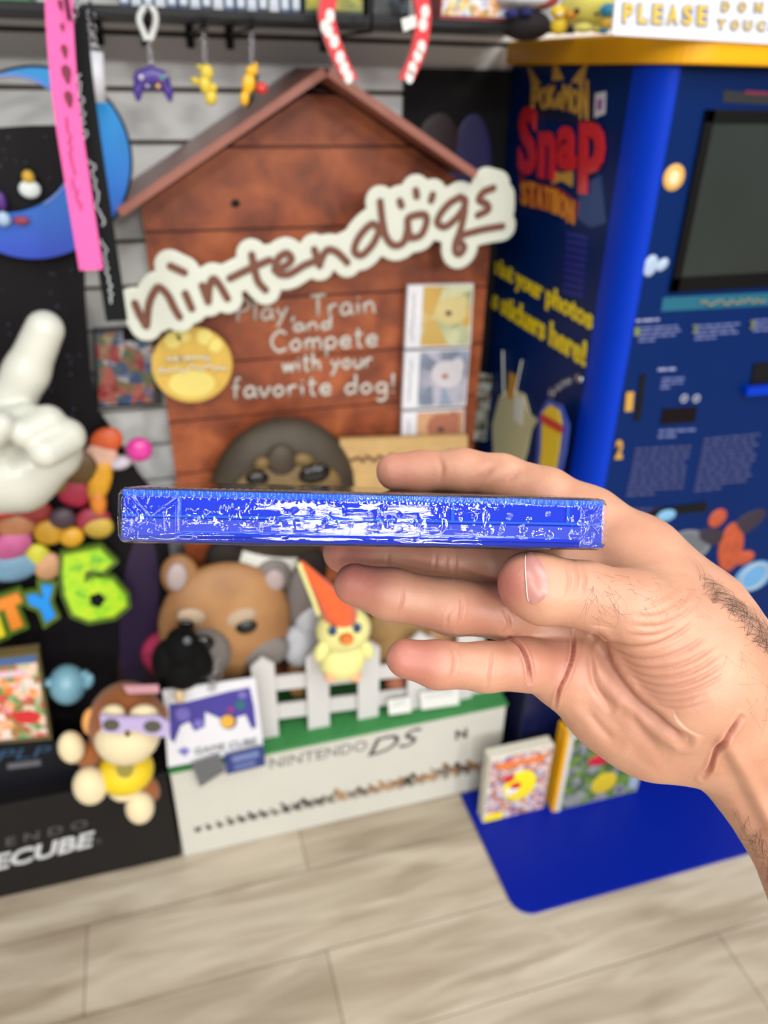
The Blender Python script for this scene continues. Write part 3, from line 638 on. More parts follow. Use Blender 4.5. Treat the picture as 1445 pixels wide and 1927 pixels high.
# small white cards on the turf by the fence
for i, (q, lb) in enumerate([([(730, 1318), (772, 1312), (774, 1340), (732, 1346)], 'small white price card leaning on the picket fence, nearest the plush'), ([(790, 1304), (862, 1296), (864, 1326), (793, 1336)], 'wider white price card with tiny grey print on the green turf')]):
    t = thing('price_card', PY(q[3][0], q[3][1], 1.18), lb, 'card'); o = obj('card', one(poly_px(q, 1.18, .002), WHITE), t)
    mb = MB()
    for vf in scribble((q[0][0]+8, q[0][1]+8), (q[1][0]-8, q[1][1]+8), 3, 2, 1.1793, i, 14, .0005): mb.add(*vf, mat('ds_grey', (120, 118, 116), .6))
    obj('tiny_print', mb, t)

# ================================================================== BLACK STANDEE WITH THE MOON RING
ST1 = thing('black_standee', (-.25, 1.25, 0), 'tall black cardboard standee with a blue crescent ring and a sloping base', 'standee')
SPACE = mat('space_black', (8, 5, 11), .6, spec=.2, var=.5, vscale=7)
outl = [(-120, 250), (0, 241), (60, 237), (120, 236), (150, 260), (158, 420), (160, 560), (170, 700), (184, 775), (212, 812), (262, 895), (316, 960), (320, 1040), (317, 1180)]
_a = PY(317, 1180, 1.3).x; _l = -.75
bb = obj('back_board', one(g_prism([PY(x, y, 1.30) for x, y in outl]+[Vector((_a+.004, 1.3, .275)), Vector((-.094, 1.3, .275)), Vector((-.094, 1.3, .27)), Vector((_l, 1.3, .27)), Vector((_l, 1.3, PY(-120, 250, 1.3).z))], (0, .012, 0)), SPACE), ST1); fix_normals(bb)
mb = MB(); mbn = 60
def arc(cx_, cy_, r_, a0, a1, n): return [(cx_+r_*math.cos(rad(a0+(a1-a0)*i/n)), cy_+r_*math.sin(rad(a0+(a1-a0)*i/n))) for i in range(n+1)]
BL = gradz('crescent_blue', (40, 66, 190), (20, 150, 225), 1.25, 1.46)
out_ = arc(65, 307, 180, -180, 180, 72); inn = arc(15, 272, 128, -180, 180, 72)
V_ = []; Fc = []
for (a, b) in zip(out_, inn): V_ += [PY(*a, 1.262), PY(*b, 1.262), PY(*a, 1.274), PY(*b, 1.274)]
for i in range(72):
    k_ = 4*i; Fc += [(k_, k_+1, k_+5, k_+4), (k_+2, k_+6, k_+7, k_+3), (k_, k_+4, k_+6, k_+2), (k_+1, k_+3, k_+7, k_+5)]
CR = obj('crescent_ring', MB().add(V_, Fc, BL), ST1, label='blue crescent ring')
fix_normals(CR)
pts = [PY(*p, 1.2615) for p in arc(15, 272, 131, -170, 60, 60)]
obj('pale_edge', one(g_tube(pts, .0022, 6), mat('edge_pale', (120, 150, 230), .4), True), CR)
pts = [PY(*p, 1.27) for p in arc(65, 307, 182, -180, 175, 72)]
obj('dark_edge', one(g_tube(pts, .0025, 6), BLACK, True), CR)
# lower half of the ring is filled by the night sky print
mb = one(poly_px([(-120, 250)]+[(0, 240), (60, 236), (118, 236), (136, 262)]+arc(15, 272, 126, 0, 120, 30), 1.275, .004), SPACE)
obj('sky_print', mb, ST1)
px_part('cloud_patch', ST1, [(56, 356, 1.26, 21, 17, .006, 0)], mat('patch_white', (225, 235, 232), .5)); px_part('yellow_patch', ST1, [(53, 333, 1.258, 12, 13, .006, 0)], mat('patch_yellow', (214, 170, 50), .5))
px_part('purple_patch', ST1, [(2, 378, 1.255, 10, 18, .006, 0)], mat('patch_purple', (84, 36, 130), .5)); px_part('red_patch', ST1, [(40, 415, 1.255, 16, 8, .005, 0)], mat('patch_red', (150, 50, 70), .5)); px_part('pale_blue_patch', ST1, [(6, 412, 1.252, 14, 14, .006, 0)], mat('patch_pale', (170, 195, 225), .5))
# stars
mb = MB(); random.seed(3)
for i in range(60):
    x = random.uniform(-10, 155); y = random.uniform(490, 900) if i % 4 else random.uniform(255, 340)
    if y < 400 and (x > 110): continue
    mb.add(*poly_px(circ(x, y, random.uniform(.8, 1.8), None, 6), 1.2985 if y > 400 else 1.2735, .0005), mat('star', (90, 90, 120), .5))
obj('star_print', mb, ST1)
# purple and crimson glow print
obj('violet_print', one(poly_px(circ(262, 1150, 36, 150, 32, 4), 1.2988, .001), mat('violet_print', (34, 14, 52), .5)), ST1)
obj('crimson_print', MB().add(*g_ring(PY(322, 1228, 1.293), .044, .016, 'Y', 40, 8), mat('crimson', (170, 34, 80), .7, bump=.8, bscale=500), True), ST1, label='crimson ring of print')
obj('wine_print', one(poly_px(circ(262, 1270, 40, 90, 24), 1.2990, .001), mat('wine_print', (46, 8, 26), .6)), ST1)
# balloons cluster in place of the printed party figures
BC = [(200, 830, 34, 24, (214, 92, 44)), (190, 862, 34, 30, (216, 170, 150)), (228, 870, 24, 12, (200, 190, 205)), (188, 905, 22, 44, (222, 160, 30)), (150, 880, 36, 30, (96, 70, 30)), (140, 925, 34, 30, (160, 30, 60)), (105, 905, 26, 24, (120, 100, 40)),
      (175, 978, 34, 24, (150, 40, 60)), (184, 990, 30, 22, (196, 164, 60)), (185, 945, 16, 24, (220, 130, 40)), (95, 1000, 34, 24, (196, 146, 30)), (60, 960, 40, 24, (140, 40, 40)), (30, 990, 38, 24, (170, 110, 70)), (22, 1025, 44, 24, (190, 90, 140)),
      (5, 960, 30, 14, (200, 36, 40)), (70, 1045, 26, 22, (204, 200, 50)), (90, 1065, 28, 26, (200, 150, 110)), (20, 1068, 52, 26, (110, 150, 176)), (135, 1010, 24, 18, (216, 160, 34)), (118, 975, 26, 20, (70, 50, 60))]
for i, (x, y, rx, ry, c) in enumerate(BC):
    px_part('printed_balloon', ST1, [(x, y, 1.28-.003*(i % 5), rx, ry, .012, (i*37) % 60-30)], mat('balloon%d' % i, c, .5, var=.35, vscale=45))
px_part('pink_balloon', ST1, [(262, 846, 1.262, 25, 22, .014, 0)], mat('balloon_pink', (222, 60, 158), .3)); obj('balloon_stick', one(g_tube([PY(262, 860, 1.265), PY(225, 875, 1.268)], .003, 6), mat('stick_pale', (200, 170, 190), .5)), ST1)
# letters T Y 6
GL = mat('letter_green_edge', (84, 112, 30), .45); LIME = art('lime_mottle', [(80, 190, 40), (170, 220, 40), (190, 225, 40), (60, 170, 50)], 45, 3, detail=2)
def outset(pts, d):
    n = len(pts); cx_ = sum(p[0] for p in pts)/n; cy_ = sum(p[1] for p in pts)/n; o = []
    area_ = sum(pts[i][0]*pts[(i+1) % n][1]-pts[(i+1) % n][0]*pts[i][1] for i in range(n)); sg = 1 if area_ > 0 else -1
    for i in range(n):
        p0, p1, p2 = Vector(pts[i-1]), Vector(pts[i]), Vector(pts[(i+1) % n]); a = (p1-p0).normalized(); b = (p2-p1).normalized()
        na = Vector((a.y, -a.x))*sg; nb = Vector((b.y, -b.x))*sg; m_ = (na+nb)
        m_ = m_/max(m_.dot(na), .35); o.append((p1.x+m_.x*d, p1.y+m_.y*d))
    return o
def letter(nm, pts, m, Y, lab, hole=None):
    t = obj('letter_edge', one(poly_px(outset(pts, 8), Y+.006, .012), GL), ST1); fix_normals(t)
    mb = one(poly_px(pts, Y, .006), m)
    if hole: mb.add(*poly_px(outset(hole, 3), Y-.001, .002), BLACK)
    o = obj(nm, mb, t, label=lab); fix_normals(o)
letter('letter_six', [(120, 1047), (188, 1034), (212, 1058), (190, 1078), (172, 1072), (160, 1076), (158, 1098), (182, 1088), (212, 1094), (236, 1122), (238, 1140), (214, 1160), (168, 1168), (138, 1156), (122, 1118), (118, 1080)], LIME, 1.255, 'mottled lime number six', [(172, 1124), (186, 1119), (195, 1128), (186, 1140), (174, 1136)])
letter('letter_y', [(50, 1123), (66, 1120), (82, 1128), (78, 1102), (99, 1104), (92, 1134), (104, 1160), (86, 1172), (76, 1146), (56, 1138)], mat('letter_blue', (30, 146, 236), .4), 1.258, 'blue letter Y')
letter('letter_t', [(-8, 1132), (34, 1117), (42, 1132), (28, 1140), (44, 1178), (22, 1187), (8, 1146), (-4, 1152)], mat('letter_orange', (236, 140, 50), .4), 1.260, 'orange letter T')
letter('letter_r', [(-40, 1150), (-2, 1160), (10, 1196), (-8, 1204), (-20, 1180), (-40, 1200)], mat('letter_yellow', (230, 216, 40), .4), 1.262, 'yellow letter R, mostly cut off')
# sloping base with lettering
bs = [PY(-120, 1528, 1.166), PY(335, 1440, 1.166)]
zt = .262; BLK2 = mat('base_black', (20, 18, 18), .5, spec=.25)
BBX = obj('base_box', one(g_box((-.75, 1.163, .001), (-.092, 1.45, .262), .002), BLK2), ST1)
mb = MB().add(*text_px('E N D O', (12, 1592), (164, 1556), (12, 1577), 'Y', 1.1622, .0008), mat('logo_grey', (86, 86, 88), .5))
obj('upper_lettering', mb, BBX)
mb = MB().add(*text_px('ECUBE', (-14, 1640), (176, 1592), (-14, 1610), 'Y', 1.1622, .0008, bold=.035, shear=.1), mat('logo_silver', (196, 198, 200), .4)).add(*text_px('TM', (178, 1590), (190, 1587), (178, 1580), 'Y', 1.1622, .0008), mat('logo_grey', (86, 86, 88), .5))
obj('lower_lettering', mb, BBX)
# dark lower card with outlined logo
CARD = obj('logo_panel', one(poly_px([(-120, 1400), (146, 1395), (150, 1492), (0, 1522), (-120, 1545)], 1.20, .006), mat('panel_ink', (8, 10, 20), .5, spec=.25)), ST1)
mb = MB().add(*text_px('PLP', (-6, 1432), (96, 1422), (-6, 1412), 'Y', 1.199, .0008, shear=.2), mat('logo_teal', (34, 74, 104), .4)).add(*poly_px([(14, 1438), (76, 1430), (77, 1440), (14, 1448)], 1.199, .0008), mat('logo_dim', (96, 96, 104), .5))
obj('outlined_logo', mb, CARD)

# ---- things on and in front of the standee
# white glove hand
GLV = mat('glove_white', (214, 215, 202), .38, coat=.15)
def gp(px, py, r, Y=1.14): p = PY(px, py, Y); return (p.x, p.y, p.z, r*mpx(px, py, Y))
lo = PY(-60, 975, 1.14); hi = PY(175, 570, 1.14)
Fg = Field((lo.x-.03, .98, lo.z-.03), (hi.x+.03, 1.28, hi.z+.03), .003)
A = Fg.new(); Fg.chain(A, [gp(84, 620, 38), gp(50, 700, 43), gp(12, 775, 48), gp(-30, 850, 52)], .012)
Fg.chain(A, [gp(-10, 890, 88), gp(30, 890, 80)], .02); Fg.chain(A, [gp(95, 850, 62), gp(40, 900, 60)], .02)
for pts in ([gp(0, 800, 34, 1.10), gp(50, 790, 36, 1.10)], [gp(50, 815, 32, 1.07), gp(90, 795, 36, 1.09)], [gp(85, 850, 34, 1.06), gp(125, 822, 38, 1.09)], [gp(-30, 830, 34, 1.06), gp(0, 800, 30, 1.06)]):
    B = Fg.new(); Fg.chain(B, pts, .004); A = smin(A, B, .008)
obj('glove_hand', nets_mb(*Fg.mesh(A), GLV), label='big white cartoon glove pointing one finger up at the left edge', cat='glove')
# colourful case on the slat wall
t = thing('game_case', PY(240, 765, 1.42), 'black framed game case with a crowded colourful cover, hung on the slatted wall', 'game case')
obj('case_shell', one(poly_px([(174, 620), (302, 614), (306, 762), (180, 770)], 1.42, .012), mat('case_black', (24, 26, 32), .3)), t)
obj('cover_picture', one(poly_px([(180, 626), (286, 622), (290, 756), (186, 764)], 1.4185, .0015), art('crowd', [(80, 130, 150), (200, 190, 150), (170, 40, 50), (210, 120, 110), (110, 130, 80), (60, 90, 150), (220, 220, 220), (200, 170, 60)], 34, 5)), t)
obj('dark_strip', one(poly_px([(230, 618), (300, 615), (301, 640), (232, 642)], 1.4175, .001), BLACK), t)
# boxed game lower left
t = thing('boxed_game', PY(40, 1395, 1.19), 'gold framed boxed game with a red and orange cover at the lower left edge', 'game box')
obj('carton', one(poly_px([(-40, 1240), (72, 1226), (98, 1392), (-40, 1402)], 1.18, .022), mat('box_gold', (96, 84, 50), .4)), t)
obj('blue_band', one(poly_px([(-38, 1246), (66, 1234), (69, 1246), (-38, 1258)], 1.1785, .002), mat('band_blue', (60, 100, 150), .4)), t)
obj('printed_front', one(poly_px([(-38, 1259), (69, 1247), (90, 1384), (-38, 1396)], 1.1785, .002), art('redcov', [(214, 60, 80), (236, 140, 50), (236, 210, 190), (60, 150, 80), (210, 50, 50), (240, 230, 220), (50, 130, 60)], 38, 8, detail=1)), t)
obj('logo_pill', one(poly_px([(-30, 1268), (44, 1260), (47, 1272), (-30, 1280)], 1.177, .001), mat('pill', (222, 190, 200), .4)), t)
obj('red_patch', one(poly_px(circ(50, 1350, 26, 12, 20), 1.177, .001), mat('cover_red', (206, 40, 46), .4)), t)
# pale blue round toy
t = thing('round_toy', PY(130, 1320, 1.2), 'pale blue round toy with stubby fins on the black standee', 'toy')
BLG = mat('toy_blue', (112, 158, 176), .35); px_part('body', t, [(127, 1288, 1.2, 36, 31, .035, 0)], BLG); px_part('fin', t, [(166, 1282, 1.19, 11, 14, .01, 20)], BLG); px_part('fin', t, [(92, 1284, 1.19, 9, 6, .01, 0)], BLG)
px_part('tail', t, [(160, 1270, 1.2, 9, 7, .01, 0)], BLG)
# plush monkey, seated on the edge of the base
MK = thing('plush_monkey', PY(235, 1470, 1.15), 'brown plush monkey in a yellow shirt and lilac glasses on the black base', 'plush toy')
BRN = mat('plush_brown', (150, 84, 32), .9, sheen=.15, bump=.5, bscale=600); CRM = mat('plush_cream', (232, 214, 172), .9, sheen=.15, bump=.5, bscale=600); YSH = mat('shirt_yellow', (232, 200, 24), .5)
MY = 1.12
px_part('head', MK, [(238, 1358, MY, 72, 58, .07, 0)], BRN); px_part('face', MK, [(240, 1385, MY-.035, 62, 44, .045, 0)], CRM); px_part('face_patch', MK, [(212, 1346, MY-.058, 24, 17, .016, -10), (270, 1346, MY-.058, 28, 17, .016, 10)], CRM)
px_part('ear', MK, [(172, 1358, MY, 18, 24, .015, 10)], mat('plush_orange', (236, 166, 90), .9)); px_part('ear', MK, [(300, 1345, MY+.01, 16, 22, .015, 0)], BRN)
gl = obj('glasses', MB().add(*g_prism([PY(x, y, MY-.083) for x, y in [(188, 1348), (240, 1352), (300, 1350), (320, 1362), (316, 1388), (272, 1382), (242, 1372), (224, 1382), (192, 1378)]], (0, .006, 0)), mat('glasses_lilac', (186, 170, 214), .3)), MK, label='lilac plastic glasses')
fix_normals(gl)
obj('lens', one(poly_px(circ(209, 1365, 16, 11, 20), MY-.0850, .002), mat('lens', (80, 78, 66), .2)), gl); obj('lens', one(poly_px(circ(287, 1368, 17, 11, 20), MY-.0850, .002), mat('lens', (80, 78, 66), .2)), gl)
px_part('nose', MK, [(240, 1381, MY-.084, 5, 5, .004, 0)], DKF)
obj('mouth', one(g_tube(smoothpath([PY(x, y, MY-.072+.00012*abs(x-238)) for x, y in [(206, 1418), (222, 1424), (240, 1426), (262, 1423), (276, 1416)]], 4), .0035, 6), mat('mouth_red', (214, 70, 44), .7), True), MK)
px_part('shirt', MK, [(236, 1450, MY-.01, 54, 34, .045, 0)], YSH); obj('shirt_emblem', one(poly_px(circ(235, 1450, 16, 14, 16), MY-.056, .002), mat('emblem_dim', (150, 140, 60), .5)), MK)
px_part('arm', MK, [(168, 1418, MY, 26, 22, .022, 30)], BRN); px_part('hand', MK, [(134, 1406, MY-.02, 25, 26, .022, 0)], CRM)
px_part('leg', MK, [(275, 1482, MY, 22, 26, .022, -20)], BRN); px_part('leg', MK, [(200, 1466, MY, 20, 16, .02, 0)], BRN)
px_part('foot', MK, [(170, 1478, MY-.03, 33, 30, .028, 0)], CRM); px_part('foot', MK, [(263, 1519, MY-.03, 27, 25, .026, 0)], CRM)
obj('cloth_tag', one(poly_px([(232, 1292), (298, 1290), (300, 1304), (240, 1306)], MY-.02, .003), mat('tag_pink', (206, 150, 160), .7)), MK, label='pink cloth tag'); px_part('belly', MK, [(236, 1478, MY-.005, 34, 14, .035, 0)], CRM)
# black fluffy charm with clasp
t = thing('fluffy_charm', PY(345, 1300, 1.13), 'black fluffy charm hanging in front of the tan puppy face', 'charm')
FBK = mat('fluff_black', (5, 5, 6), .8, bump=.8, bscale=300, spec=.15)
px_part('fluff', t, [(343, 1216, 1.13, 34, 30, .035, 0)], FBK); px_part('fluff_lobe', t, [(312, 1238, 1.135, 26, 32, .028, 20)], FBK); px_part('fluff_lobe', t, [(372, 1240, 1.135, 26, 34, .028, -20)], FBK); px_part('fluff_tail', t, [(345, 1262, 1.13, 38, 32, .028, 0)], FBK)
px_part('snap_button', t, [(352, 1206, 1.093, 8, 7, .004, 0)], mat('snap_glossy', (90, 92, 100), .15)); px_part('bead', t, [(338, 1310, 1.12, 10, 13, .009, 0)], mat('bead_cream', (206, 180, 140), .4)); px_part('cord', t, [(342, 1290, 1.125, 5, 14, .004, 0)], DARKMETAL)
t = thing('silver_keyring', PY(405, 1290, 1.14), 'tangled silver keyring on top of the controller card', 'keyring')
mb = chain(PY(410, 1238, 1.14), PY(398, 1300, 1.14), 6, .008, .0013); mb.add(*g_ring(PY(404, 1270, 1.138), .018, .0013, 'Y', 24, 6, .7, 1.2), STEEL, True)
obj('rings', mb, t)
# controller card
CC = thing('controller_card', PY(400, 1430, 1.15), 'white printed card with a purple game controller, leaning on the white base', 'card')
obj('card', one(poly_px([(306, 1300), (480, 1276), (496, 1410), (316, 1444)], 1.145, .004), mat('card_white', (226, 226, 232), .4)), CC)
mb = one(poly_px([(318, 1326), (352, 1322), (390, 1312), (430, 1302), (470, 1294), (478, 1330), (482, 1368), (474, 1372), (462, 1345), (440, 1352), (428, 1368), (414, 1352), (386, 1340), (385, 1368), (366, 1376), (356, 1358), (340, 1366), (328, 1398), (320, 1390)], 1.1435, .0015), mat('print_purple', (66, 58, 150), .45)); 
cp = obj('controller_print', mb, CC); fix_normals(cp)
for x, y, r, c_ in [(344, 1344, 14, (110, 100, 180)), (374, 1362, 9, (120, 112, 190)), (428, 1358, 13, (236, 176, 60)), (452, 1327, 9, (20, 110, 110)), (434, 1336, 6, (150, 50, 110)), (456, 1308, 8, (120, 110, 180)), (430, 1358, 16, (60, 50, 90))]:
    obj('printed_button', one(poly_px(circ(x, y, r, r*.9, 18), 1.1428+(.0004 if c_ == (60, 50, 90) else 0), .0006), mat('pb%s' % str(c_), c_, .4)), cp)
mb = MB().add(*g_text('GAME CUBE', PY(366, 1420, 1.1435), PY(482, 1400, 1.1435)-PY(366, 1420, 1.1435), PY(366, 1408, 1.1435)-PY(366, 1420, 1.1435), .0008), mat('print_grey', (90, 90, 96), .5)); obj('card_lettering', mb, CC)
obj('card_emblem', MB().add(*poly_px([(334, 1414), (346, 1406), (358, 1412), (348, 1424)], 1.1435, .0008), mat('print_emblem', (120, 120, 190), .5)), CC)
t = thing('grey_ticket', PY(390, 1470, 1.14), 'small grey striped ticket hanging below the controller card', 'ticket'); obj('ticket', one(poly_px([(360, 1436), (412, 1418), (424, 1450), (376, 1482)], 1.138, .002), mat('ticket_grey', (116, 116, 120), .45)), t)
mb = MB()
for k in range(4): mb.add(*poly_px([(364+k*4, 1442+k*10), (412+k*3, 1426+k*8), (413+k*3, 1429+k*8), (365+k*4, 1446+k*10)], 1.1375, .0006), mat('ticket_line', (70, 70, 74), .5))
obj('ticket_stripes', mb, t)
t = thing('blue_ticket', PY(460, 1455, 1.14), 'small navy ticket beside the grey one under the controller card', 'ticket'); obj('ticket', one(poly_px([(422, 1422), (496, 1404), (500, 1440), (426, 1458)], 1.134, .002), mat('ticket_navy', (40, 56, 120), .4)), t)
obj('ticket_print', MB().add(*poly_px([(436, 1424), (486, 1412), (488, 1424), (438, 1436)], 1.1335, .0006), mat('ticket_pale', (110, 124, 176), .5)).add(*poly_px([(440, 1442), (480, 1432), (481, 1438), (441, 1448)], 1.1335, .0006), mat('ticket_pale', (110, 124, 176), .5)), t)
# plain cream plush bird in an orange cone hat
t = thing('plush_bird', PY(650, 1285, 1.16), 'cream plush bird in a tilted orange cone hat sitting on the picket fence', 'plush toy')
CY_ = mat('plush_pale_yellow', (238, 232, 150), .9, sheen=.15, bump=.5, bscale=600); ORG_ = mat('plush_orange_deep', (240, 96, 36), .9, sheen=.3, bump=.5, bscale=600, var=.25, vscale=60); RY = 1.165
px_part('body', t, [(644, 1240, RY, 43, 36, .035, 0)], CY_); px_part('head', t, [(646, 1184, RY, 50, 38, .042, 0)], CY_)
hp = [PY(648, 1170, RY), PY(634, 1150, RY), PY(604, 1106, RY), PY(566, 1056, RY)]
obj('cone_hat', one(g_tube(hp, [.036, .030, .0175, .0025], 24), ORG_, True), t, label='orange cone hat')
obj('hat_trim', one(g_tube(smoothpath([PY(600, 1158, RY-.02), PY(586, 1120, RY-.014), PY(562, 1060, RY-.004)], 4), [.0045]*9, 8), CY_, True), t)
for x, y in ((626, 1187), (672, 1182)): px_part('eye', t, [(x, y, RY-.037, 8, 9, .006, 0)], mat('eye_bead', (30, 60, 110), .2))
px_part('beak', t, [(652, 1202, RY-.047, 13, 8, .014, 0)], mat('beak_orange', (226, 120, 40), .6))
px_part('wing', t, [(604, 1226, RY-.02, 13, 18, .014, 20)], CY_); px_part('wing', t, [(690, 1222, RY-.01, 12, 18, .014, -20)], CY_)
px_part('foot', t, [(622, 1272, RY-.02, 12, 8, .014, 0)], mat('plush_peach', (238, 176, 130), .9)); px_part('foot', t, [(668, 1272, RY-.02, 12, 8, .014, 0)], mat('plush_peach', (238, 176, 130), .9))

# ================================================================== KIOSK
KX, KY = .665, 1.0
K = thing('game_kiosk', (1.0, 1.2, 0), 'blue upright game kiosk with a grey screen and a yellow top', 'kiosk')
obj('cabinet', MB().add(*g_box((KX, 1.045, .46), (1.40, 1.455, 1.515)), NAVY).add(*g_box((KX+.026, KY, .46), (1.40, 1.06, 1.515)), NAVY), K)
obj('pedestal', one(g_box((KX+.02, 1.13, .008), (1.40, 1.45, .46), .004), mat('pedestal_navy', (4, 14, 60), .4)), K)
cpts = [Vector((KX-.002, 1.06, .46))]+[Vector((KX+.028-.030*math.cos(rad(a)), 1.045-.049*math.sin(rad(a)), .46)) for a in range(0, 91, 9)]+[Vector((KX+.030, 1.06, .46))]
cc_ = obj('corner_column', one(g_prism(cpts, (0, 0, 1.055)), BRIGHT, False), K, label='bright blue rounded corner column'); fix_normals(cc_)
rp = [(KX-.012, 1.458)]+[(KX-.012+.07-.07*math.cos(rad(a)), 1.04-.075*math.sin(rad(a))) for a in range(0, 91, 9)]+[(1.42, .965), (1.42, 1.458)]
rim = obj('top_rim', one(g_prism([Vector((a, b, 1.517)) for a, b in rp], (0, 0, .036)), YELLOW), K, label='yellow top rim'); fix_normals(rim)
bv = rim.modifiers.new('b', 'BEVEL'); bv.width = .004; bv.segments = 2; bv.limit_method = 'ANGLE'
# floor plate
pl = [(.56, 1.152), (1.75, 1.152), (1.75, .832)]+[(.56+.045-.045*math.sin(rad(a)), .832+.045-.045*math.cos(rad(a))) for a in range(0, 91, 9)]
pp = obj('floor_plate', one(g_prism([Vector((a, b, .0005)) for a, b in pl], (0, 0, .0075)), mat('plate_blue', (0, 28, 146), .42, spec=.18)), label='flat bright blue plate on the wooden floor in front of the kiosk', cat='floor plate'); fix_normals(pp)
# screen
def fpoly(pts, Y=KY, t_=.004): return poly_px(pts, Y, t_)
scr = [(1324, 205), (1500, 224), (1500, 545), (1260, 550)]
p0 = PY(1321, 206, KY); p1 = PY(1262, 549, KY); sx0 = (p0.x+p1.x)/2; sz1 = p0.z; sz0 = p1.z; sx1 = sx0+.36
fr = MB(); b_ = .008
BZ = mat('bezel_black', (5, 5, 6), .5, spec=.15)
for c0, c1 in [((sx0, KY-.006, sz0), (sx0+.014, KY+.001, sz1)), ((sx0, KY-.006, sz1-.016), (sx1, KY+.001, sz1)), ((sx0, KY-.006, sz0), (sx1, KY+.001, sz0+.022)), ((sx1-.014, KY-.006, sz0), (sx1, KY+.001, sz1))]: fr.add(*g_box(c0, c1, .001), BZ)
SC = obj('screen_bezel', fr, K, label='black screen frame')
obj('screen_recess', one(g_box((sx0+.01, KY-.003, sz0+.015), (sx1-.01, KY-.0005, sz1-.01)), BZ), K)
V_ = []; Fc = []; nn = 16
for i in range(nn+1):
    for j in range(nn+1):
        a, b = i/nn*2-1, j/nn*2-1
        V_.append(((sx0+sx1)/2+a*(sx1-sx0-.03)/2, KY-.0035-.006*(1-a*a)*(1-b*b)**.7, (sz0+.02+sz1-.014)/2+b*(sz1-sz0-.036)/2))
for i in range(nn):
    for j in range(nn): q = i*(nn+1)+j; Fc.append((q, q+nn+1, q+nn+2, q+1))
obj('screen_glass', MB().add(V_, Fc, mat('crt_grey', (44, 50, 47), .3, spec=.25, var=.25, vscale=5), True), SC, label='dark grey curved glass')
# strips and printed panel details (front)
mb = MB().add(*fpoly([(1362, 170), (1500, 178), (1500, 200), (1360, 192)], KY-.001, .002), mat('slot_dark', (34, 34, 38), .4)).add(*fpoly([(1402, 170), (1500, 176), (1500, 182), (1402, 177)], KY-.0016, .001), mat('slot_red', (120, 30, 50), .4)); obj('label_strip', mb, K)
obj('teal_strip', one(fpoly([(1248, 560), (1500, 548), (1500, 572), (1244, 586)], KY-.001, .002), mat('teal', (10, 96, 122), .4)), K)
obj('strip_lettering', MB().add(*scribble((1316, 572), (1440, 564), 10, 1, KY-.003, 4, 40, .0016)[0], mat('strip_print', (140, 136, 110), .6), True), K)
PR = mat('panel_print', (96, 108, 160), .6); ORP = mat('panel_orange', (196, 150, 60), .6); DR = mat('panel_dim_print', (60, 66, 110), .6)
def para(x0, y0, x1, dy, rows, sl, m, seed, hd=False):
    mb = MB(); random.seed(seed)
    for r_ in range(rows):
        xe = x1 if r_ < rows-1 else x0+(x1-x0)*.5
        a = (x0-r_*dy*.2, y0+r_*dy); b = (xe-r_*dy*.2, y0+r_*dy+sl*(xe-x0))
        xx = a[0]
        while xx < b[0]-6:
            w = random.uniform(8, 22); e = min(xx+w, b[0]); f0 = (xx-a[0])/(b[0]-a[0]); f1 = (e-a[0])/(b[0]-a[0])
            ya = a[1]+(b[1]-a[1])*f0; yb = a[1]+(b[1]-a[1])*f1; h_ = dy*.24
            mb.add(*fpoly([(xx, ya-h_), (e, yb-h_), (e, yb+h_), (xx, ya+h_)], KY-.0012, .001), m); xx = e+3
    obj('instruction_print', mb, K)
para(1197, 604, 1284, 9, 1, -.06, mat('head_print', (150, 158, 200), .6), 1); para(1206, 618, 1282, 8, 4, -.06, PR, 2); para(1312, 614, 1392, 8, 4, -.06, PR, 3); para(1420, 604, 1500, 9, 3, -.06, PR, 4)
para(1238, 696, 1304, 9, 1, -.05, mat('head_print', (150, 158, 200), .6), 5); para(1246, 714, 1290, 8, 3, -.05, PR, 6); para(1240, 812, 1310, 10, 2, -.05, PR, 21)
para(1196, 846, 1300, 9.5, 10, -.05, DR, 7); para(1325, 828, 1430, 9.5, 11, -.1, DR, 8); para(1185, 960, 1290, 9, 2, -.04, DR, 9)
for (x, y, tx) in [(1197, 624, '1'), (1306, 619, '2'), (1414, 611, '3')]:
    obj('step_number', MB().add(*text_px(tx, (x-4, y+8), (x+5, y+7), (x-3, y-8), 'Y', KY-.002, .0015, bold=.02), mat('print_olive', (120, 130, 80), .5)), K)
for (x, y, tx) in [(1182, 756, '1'), (1163, 846, '2')]:
    obj('large_number', MB().add(*text_px(tx, (x-7, y+18), (x+7, y+17), (x-4, y-18), 'Y', KY-.002, .0015, bold=.04), ORP), K)
obj('card_slot', one(fpoly([(1206, 704), (1216, 704), (1205, 792), (1193, 792)], KY-.002, .003), BLACK), K, label='narrow black card slot')
obj('display_window', one(fpoly([(1247, 770), (1312, 766), (1308, 794), (1242, 799)], KY-.0015, .002), mat('display_dark', (12, 2, 6), .5, spec=.15)), K)
for x in (1287, 1310): obj('indicator_ring', one(g_ring(PY(x, 750, KY-.002), .0055, .0016, 'Y', 20, 6), mat('ring_white', (170, 176, 200), .4), True), K)
sl_ = obj('ticket_slot', MB().add(*fpoly([(1420, 684), (1500, 680), (1500, 722), (1412, 728)], KY-.003, .004), BLACK).add(*fpoly([(1408, 730), (1500, 722), (1500, 738), (1404, 746)], KY-.012, .012), BRIGHT), K)
obj('lower_slot', one(fpoly([(1228, 958), (1330, 945), (1330, 962), (1215, 974)], KY-.002, .003), BLACK), K)
